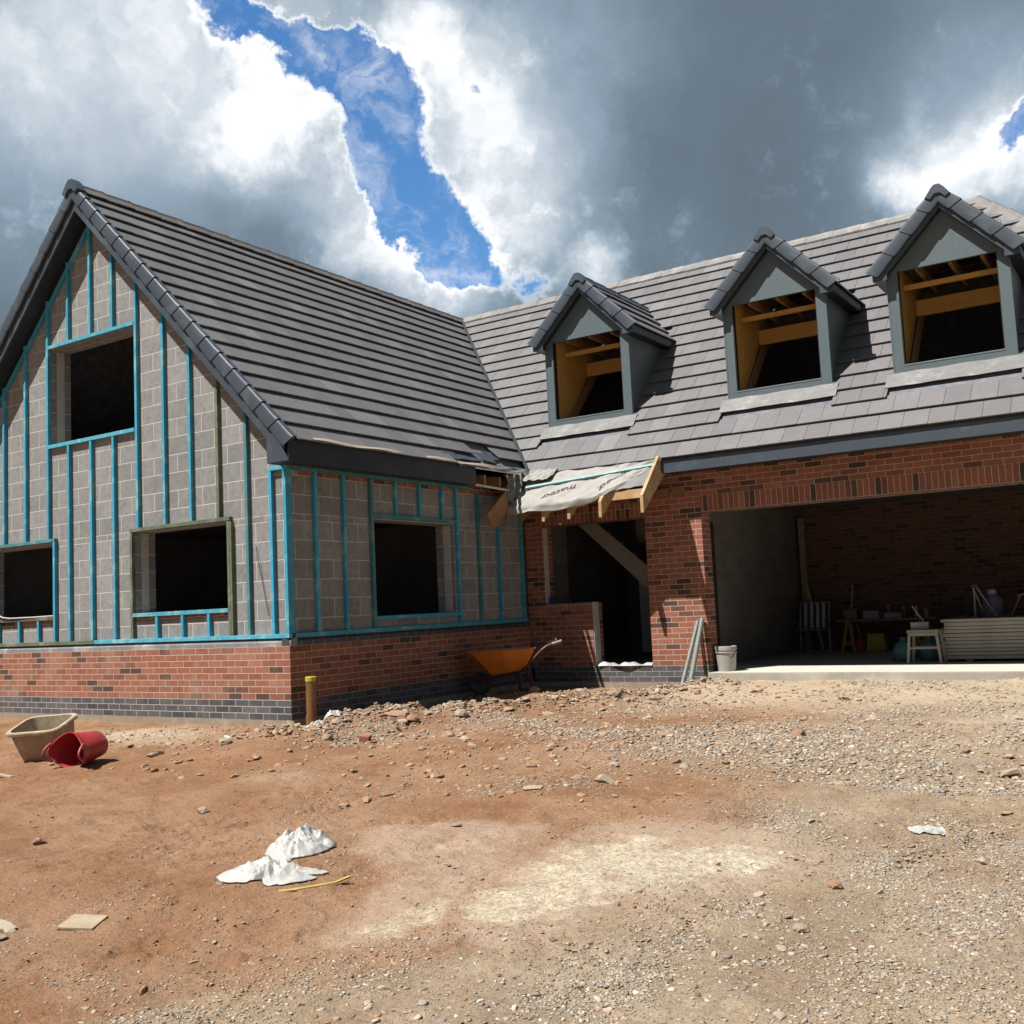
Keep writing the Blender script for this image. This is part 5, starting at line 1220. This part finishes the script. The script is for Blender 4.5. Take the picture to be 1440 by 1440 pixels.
# ------------------------------------------------------------------ SKY, SUN, CAMERA
HOLES= [(-0.6459, 0.5677, 0.5105, 0.0206, 0.7), (-0.6328, 0.5907, 0.5007, 0.0234, 1), (-0.6123, 0.6161, 0.4954, 0.0247, 1), (-0.5908, 0.6414, 0.4895, 0.0275, 1), (-0.5638, 0.6663, 0.488, 0.0234, 1), (-0.5797, 0.6691, 0.465, 0.0344, 1), (-0.5698, 0.6947, 0.439, 0.0316, 1), (-0.5878, 0.6948, 0.4144, 0.0275, 1), (-0.5657, 0.7225, 0.3975, 0.033, 1), (-0.5672, 0.738, 0.3656, 0.0344, 1), (-0.5825, 0.7258, 0.3659, 0.0234, 0.8), (-0.5577, 0.7566, 0.3414, 0.0289, 1), (-0.5351, 0.7757, 0.3345, 0.0206, 0.8), (-0.5522, 0.7699, 0.3198, 0.022, 0.9), (-0.5209, 0.7945, 0.3122, 0.0179, 0.8), (-0.49, 0.8146, 0.3104, 0.0192, 0.8), (-0.4741, 0.8212, 0.3175, 0.0124, 0.6), (-0.097, 0.9211, 0.3769, 0.0165, 1.1), (-0.0825, 0.9231, 0.3757, 0.0137, 0.9), (-0.5875, 0.708, 0.3919, 0.0192, 0.8), (-0.4967, 0.7464, 0.443, 0.0082, 0.5), (-0.5836, 0.6222, 0.5218, 0.0234, -1), (-0.5474, 0.6627, 0.5111, 0.0275, -0.9), (-0.6084, 0.6007, 0.5187, 0.0179, -0.6), (-0.5393, 0.6808, 0.4957, 0.0206, -0.5), (-0.5209, 0.7945, 0.3122, 0.0247, 0.5), (-0.49, 0.8146, 0.3104, 0.0234, 0.6), (-0.5777, 0.7145, 0.3948, 0.0089, -1.0), (-0.5454, 0.7433, 0.3874, 0.0082, -0.6), (-0.5731, 0.7535, 0.3223, 0.0151, 0.7), (-0.5435, 0.7703, 0.3336, 0.0179, 0.6)]
LIGHTS= [(-0.641, 0.6093, 0.4668, 0.0515, 0.8), (-0.6741, 0.5903, 0.444, 0.0481, 0.5), (-0.6418, 0.634, 0.4313, 0.0515, 0.55), (-0.6305, 0.6654, 0.3996, 0.0481, 0.4), (-0.6716, 0.6112, 0.4187, 0.0412, 0.25), (-0.6173, 0.6965, 0.3659, 0.0412, 0.4), (-0.6041, 0.7197, 0.3422, 0.0344, 0.75), (-0.5742, 0.7547, 0.3174, 0.0412, 0.8), (-0.6351, 0.6954, 0.3361, 0.0412, 0.25), (-0.5456, 0.7822, 0.3007, 0.0344, 0.6), (-0.5908, 0.6207, 0.5155, 0.0412, 0.5), (-0.5506, 0.6572, 0.5148, 0.0344, 0.5), (-0.5371, 0.6967, 0.4756, 0.0412, 0.8), (-0.5393, 0.6808, 0.4957, 0.0412, 0.6), (-0.5122, 0.7255, 0.4596, 0.0481, 0.65), (-0.4981, 0.7581, 0.421, 0.0412, 0.5), (-0.5409, 0.7578, 0.3649, 0.0275, 0.5), (-0.507, 0.7787, 0.3695, 0.0412, 0.6), (-0.5296, 0.7452, 0.4053, 0.0206, 0.4), (-0.5049, 0.7964, 0.333, 0.0344, 0.5), (-0.4492, 0.7896, 0.418, 0.0618, 0.22), (-0.4754, 0.802, 0.3616, 0.0412, 0.25), (-0.4387, 0.84, 0.3191, 0.0275, 1.1), (-0.3672, 0.804, 0.4676, 0.0618, 0.12), (-0.4688, 0.7322, 0.494, 0.0756, 0.2), (-0.4161, 0.7657, 0.4906, 0.055, 0.1), (-0.1717, 0.9169, 0.3604, 0.0412, 0.85), (-0.143, 0.9196, 0.3658, 0.0481, 0.7), (-0.1078, 0.9325, 0.3447, 0.0481, 0.6), (-0.0843, 0.9286, 0.3613, 0.0344, 0.5), (-0.1905, 0.9173, 0.3497, 0.0275, 0.5), (-0.077, 0.9059, 0.4165, 0.0412, 0.2), (-0.7226, 0.4991, 0.4783, 0.0962, 0.28), (-0.7486, 0.4653, 0.4723, 0.0893, 0.22), (-0.6753, 0.5543, 0.4865, 0.0687, 0.2), (-0.7522, 0.4435, 0.4874, 0.0825, 0.2), (-0.7204, 0.5379, 0.4379, 0.0618, 0.12), (-0.6656, 0.5469, 0.5078, 0.0412, 0.3)]
WIDE= [(-0.7326, 0.4864, 0.4761, 0.158, 0.24), (-0.7769, 0.4952, 0.3889, 0.1168, 0.07), (-0.6935, 0.5537, 0.4609, 0.1099, 0.12), (-0.5398, 0.7183, 0.4388, 0.1168, 0.16), (-0.4373, 0.7527, 0.4922, 0.1168, 0.12), (-0.145, 0.9246, 0.3524, 0.1031, 0.16), (-0.5874, 0.7306, 0.3481, 0.0825, 0.14), (-0.6952, 0.6302, 0.3457, 0.0756, 0.05), (-0.502, 0.793, 0.3451, 0.0893, 0.1), (-0.0799, 0.8983, 0.4322, 0.0756, 0.1), (-0.3994, 0.8525, 0.3372, 0.0825, 0.06)]
sd = Vector((.28,.51,-1)).normalized()
SUN_EL = math.asin(-sd.z); az = math.atan2(-sd.x, -sd.y)   # direction towards the sun, clockwise from +Y
w = bpy.data.worlds.new('World'); scene.world = w; w.use_nodes = True; nt = w.node_tree; nt.nodes.clear()
def nn(typ, **kw):
    q = nt.nodes.new(typ)
    for k, v in kw.items(): setattr(q, k, v)
    return q
def ln(a, b): nt.links.new(a, b)
def mth(op, a, b=None, c=None, clamp=False):
    q = nn('ShaderNodeMath', operation=op); q.use_clamp = clamp
    for i, v in enumerate((a, b, c)):
        if v is None: continue
        if isinstance(v, (int, float)): q.inputs[i].default_value = v
        else: ln(v, q.inputs[i])
    return q.outputs[0]
out = nn('ShaderNodeOutputWorld'); bg = nn('ShaderNodeBackground'); ln(bg.outputs[0], out.inputs[0])
sky = nn('ShaderNodeTexSky', sky_type='NISHITA'); sky.sun_disc = False; sky.sun_elevation = SUN_EL; sky.sun_rotation = az; sky.air_density = 1.0; sky.dust_density = .1; sky.ozone_density = 3.5
tc = nn('ShaderNodeTexCoord'); D_ = tc.outputs['Generated']
def vm(op, a, b=None, s=None):
    q = nn('ShaderNodeVectorMath', operation=op); ln(a, q.inputs[0])
    if b is not None:
        if isinstance(b, tuple): q.inputs[1].default_value = b
        else: ln(b, q.inputs[1])
    if s is not None: q.inputs['Scale'].default_value = s
    return q.outputs['Value'] if op in ('DISTANCE','DOT_PRODUCT','LENGTH') else q.outputs[0]
def noise(vec, sc, det=6, rough=.55, dist=0, o='Fac'):
    q = nn('ShaderNodeTexNoise'); q.inputs['Scale'].default_value = sc; q.inputs['Detail'].default_value = det; q.inputs['Roughness'].default_value = rough; q.inputs['Distortion'].default_value = dist
    ln(vec, q.inputs['Vector']); return q.outputs[o]
dn = vm('NORMALIZE', D_)
# billowing warp of the direction
w1 = vm('SCALE', vm('SUBTRACT', noise(dn, 7, 8, .6, .0, 'Color'), (.5,.5,.5)), s=.13)
w2 = vm('SCALE', vm('SUBTRACT', noise(dn, 26, 7, .62, .0, 'Color'), (.5,.5,.5)), s=.040)
dw = vm('ADD', vm('ADD', dn, w1), w2)
def blobs(lst, vec, soft):
    acc = None
    for x, y, z, r, wt in lst:
        dd = vm('DISTANCE', vec, (x, y, z))
        mr = nn('ShaderNodeMapRange', interpolation_type='SMOOTHSTEP'); mr.inputs['From Min'].default_value = r*soft; mr.inputs['From Max'].default_value = 0.0
        mr.inputs['To Min'].default_value = 0; mr.inputs['To Max'].default_value = wt; ln(dd, mr.inputs['Value'])
        acc = mr.outputs[0] if acc is None else mth('ADD', acc, mr.outputs[0])
    return acc
hole = blobs(HOLES, dw, 1.75); light = mth('MULTIPLY', blobs(LIGHTS, dw, 1.85), .66)
nz = noise(vm('ADD', dn, w1), 9, 10, .62, .3)
den = mth('SUBTRACT', .56, mth('SUBTRACT', hole, mth('ADD', mth('MULTIPLY', mth('SUBTRACT', nz, .5), 1.0), mth('MULTIPLY', mth('SUBTRACT', noise(vm('ADD', dn, w2), 40, 8, .66), .5), .80))))   # >0 = cloud
cov = nn('ShaderNodeMapRange', interpolation_type='SMOOTHSTEP'); cov.inputs['From Min'].default_value = -.17; cov.inputs['From Max'].default_value = .22; ln(den, cov.inputs['Value'])
# brightness: edge glow + placed lit tops + relief noise
edge = nn('ShaderNodeMapRange', interpolation_type='SMOOTHSTEP'); edge.inputs['From Min'].default_value = .52; edge.inputs['From Max'].default_value = .05; edge.inputs['To Max'].default_value = .34; ln(den, edge.inputs['Value'])
rel = noise(vm('ADD', dw, (.03,.02,-.03)), 11, 6, .5, .3); rel2 = noise(dw, 3.2, 5, .5, .2)
lt = mth('ADD', mth('MULTIPLY', light, mth('MULTIPLY_ADD', rel, 1.5, -.15)), mth('ADD', edge.outputs[0], mth('MULTIPLY', mth('SUBTRACT', rel2, .5), .35)))
n0 = noise(dw, 17, 7, .55, .2); n1 = noise(vm('ADD', dw, (-.006,-.004,.012)), 17, 7, .55, .2); relief = mth('MULTIPLY', mth('SUBTRACT', n0, n1), 1.3)
lt = mth('ADD', lt, mth('MULTIPLY', relief, mth('MULTIPLY_ADD', lt, .9, .02)))
lt = mth('ADD', mth('ADD', lt, blobs(WIDE, dn, 1.6)), mth('MULTIPLY', mth('SUBTRACT', rel, .5), .07))
cr = nn('ShaderNodeValToRGB'); ln(mth('ADD', lt, .12, clamp=True), cr.inputs[0]); e = cr.color_ramp.elements
for p_, c_ in ((0,(.095,.125,.155)),(.15,(.13,.178,.225)),(.35,(.26,.345,.43)),(.6,(.52,.585,.65)),(.82,(.80,.835,.87)),(1,(.98,.98,.98))):
    if p_ == 0: e[0].position = 0; e[0].color = (*c_, 1)
    elif p_ == 1: e[1].position = 1; e[1].color = (*c_, 1)
for p_, c_ in ((.15,(.13,.178,.225)),(.35,(.26,.345,.43)),(.6,(.52,.585,.65)),(.82,(.80,.835,.87))):
    q = cr.color_ramp.elements.new(p_); q.color = (*c_, 1)
sc = nn('ShaderNodeMix', data_type='RGBA', blend_type='MULTIPLY'); sc.inputs[0].default_value = 1; ln(cr.outputs[0], sc.inputs[6]); sc.inputs[7].default_value = (CLB, CLB, CLB, 1)
mx = nn('ShaderNodeMix', data_type='RGBA'); wisp = nn('ShaderNodeMapRange', interpolation_type='SMOOTHSTEP'); wisp.inputs['From Min'].default_value = .47; wisp.inputs['From Max'].default_value = .78; wisp.inputs['To Max'].default_value = .6; ln(noise(vm('ADD', dn, w1), 15, 9, .62, .5), wisp.inputs['Value']); ln(mth('MAXIMUM', cov.outputs[0], wisp.outputs[0]), mx.inputs[0]); hs = nn('ShaderNodeHueSaturation'); hs.inputs['Saturation'].default_value = 1.22; hs.inputs['Value'].default_value = .66; ln(sky.outputs[0], hs.inputs['Color']); ln(hs.outputs[0], mx.inputs[6]); ln(sc.outputs[2], mx.inputs[7])
ln(mx.outputs[2], bg.inputs['Color']); bg.inputs['Strength'].default_value = SKYS
w.cycles.sampling_method = 'MANUAL'; w.cycles.sample_map_resolution = 512

sl_ = bpy.data.lights.new('sun', 'SUN'); sl_.energy = SUNE; sl_.angle = R(.53); sl_.color = (1,.965,.91)
so = bpy.data.objects.new('sun', sl_); COL.objects.link(so); so.rotation_euler = sd.to_track_quat('-Z', 'Y').to_euler(); so.location = (0,-20,30)
cam = bpy.data.cameras.new('camera'); cam.sensor_width = 36; cam.lens = 1455.32/1440*36; cam.clip_end = 2000; cam.clip_start = .05
co = bpy.data.objects.new('camera', cam); COL.objects.link(co); scene.camera = co
r_ = Vector((.83477,.54863,-.04639)); u_ = Vector((.08857,-.05065,.99478)); f_ = Vector((-.54342,.83453,.09087))
mt = Matrix((( r_.x,u_.x,-f_.x,8.4829),(r_.y,u_.y,-f_.y,-8.3555),(r_.z,u_.z,-f_.z,1.1483),(0,0,0,1))); co.matrix_world = mt
vs_ = scene.view_settings; vs_.view_transform = 'Standard'; vs_.look = 'None'; vs_.gamma = 1; vs_.exposure = EXPO; vs_.use_curve_mapping = False
scene.cycles.max_bounces = 8; scene.cycles.diffuse_bounces = 4; scene.cycles.glossy_bounces = 3; scene.cycles.transmission_bounces = 4
scene.cycles.caustics_reflective = False; scene.cycles.caustics_refractive = False
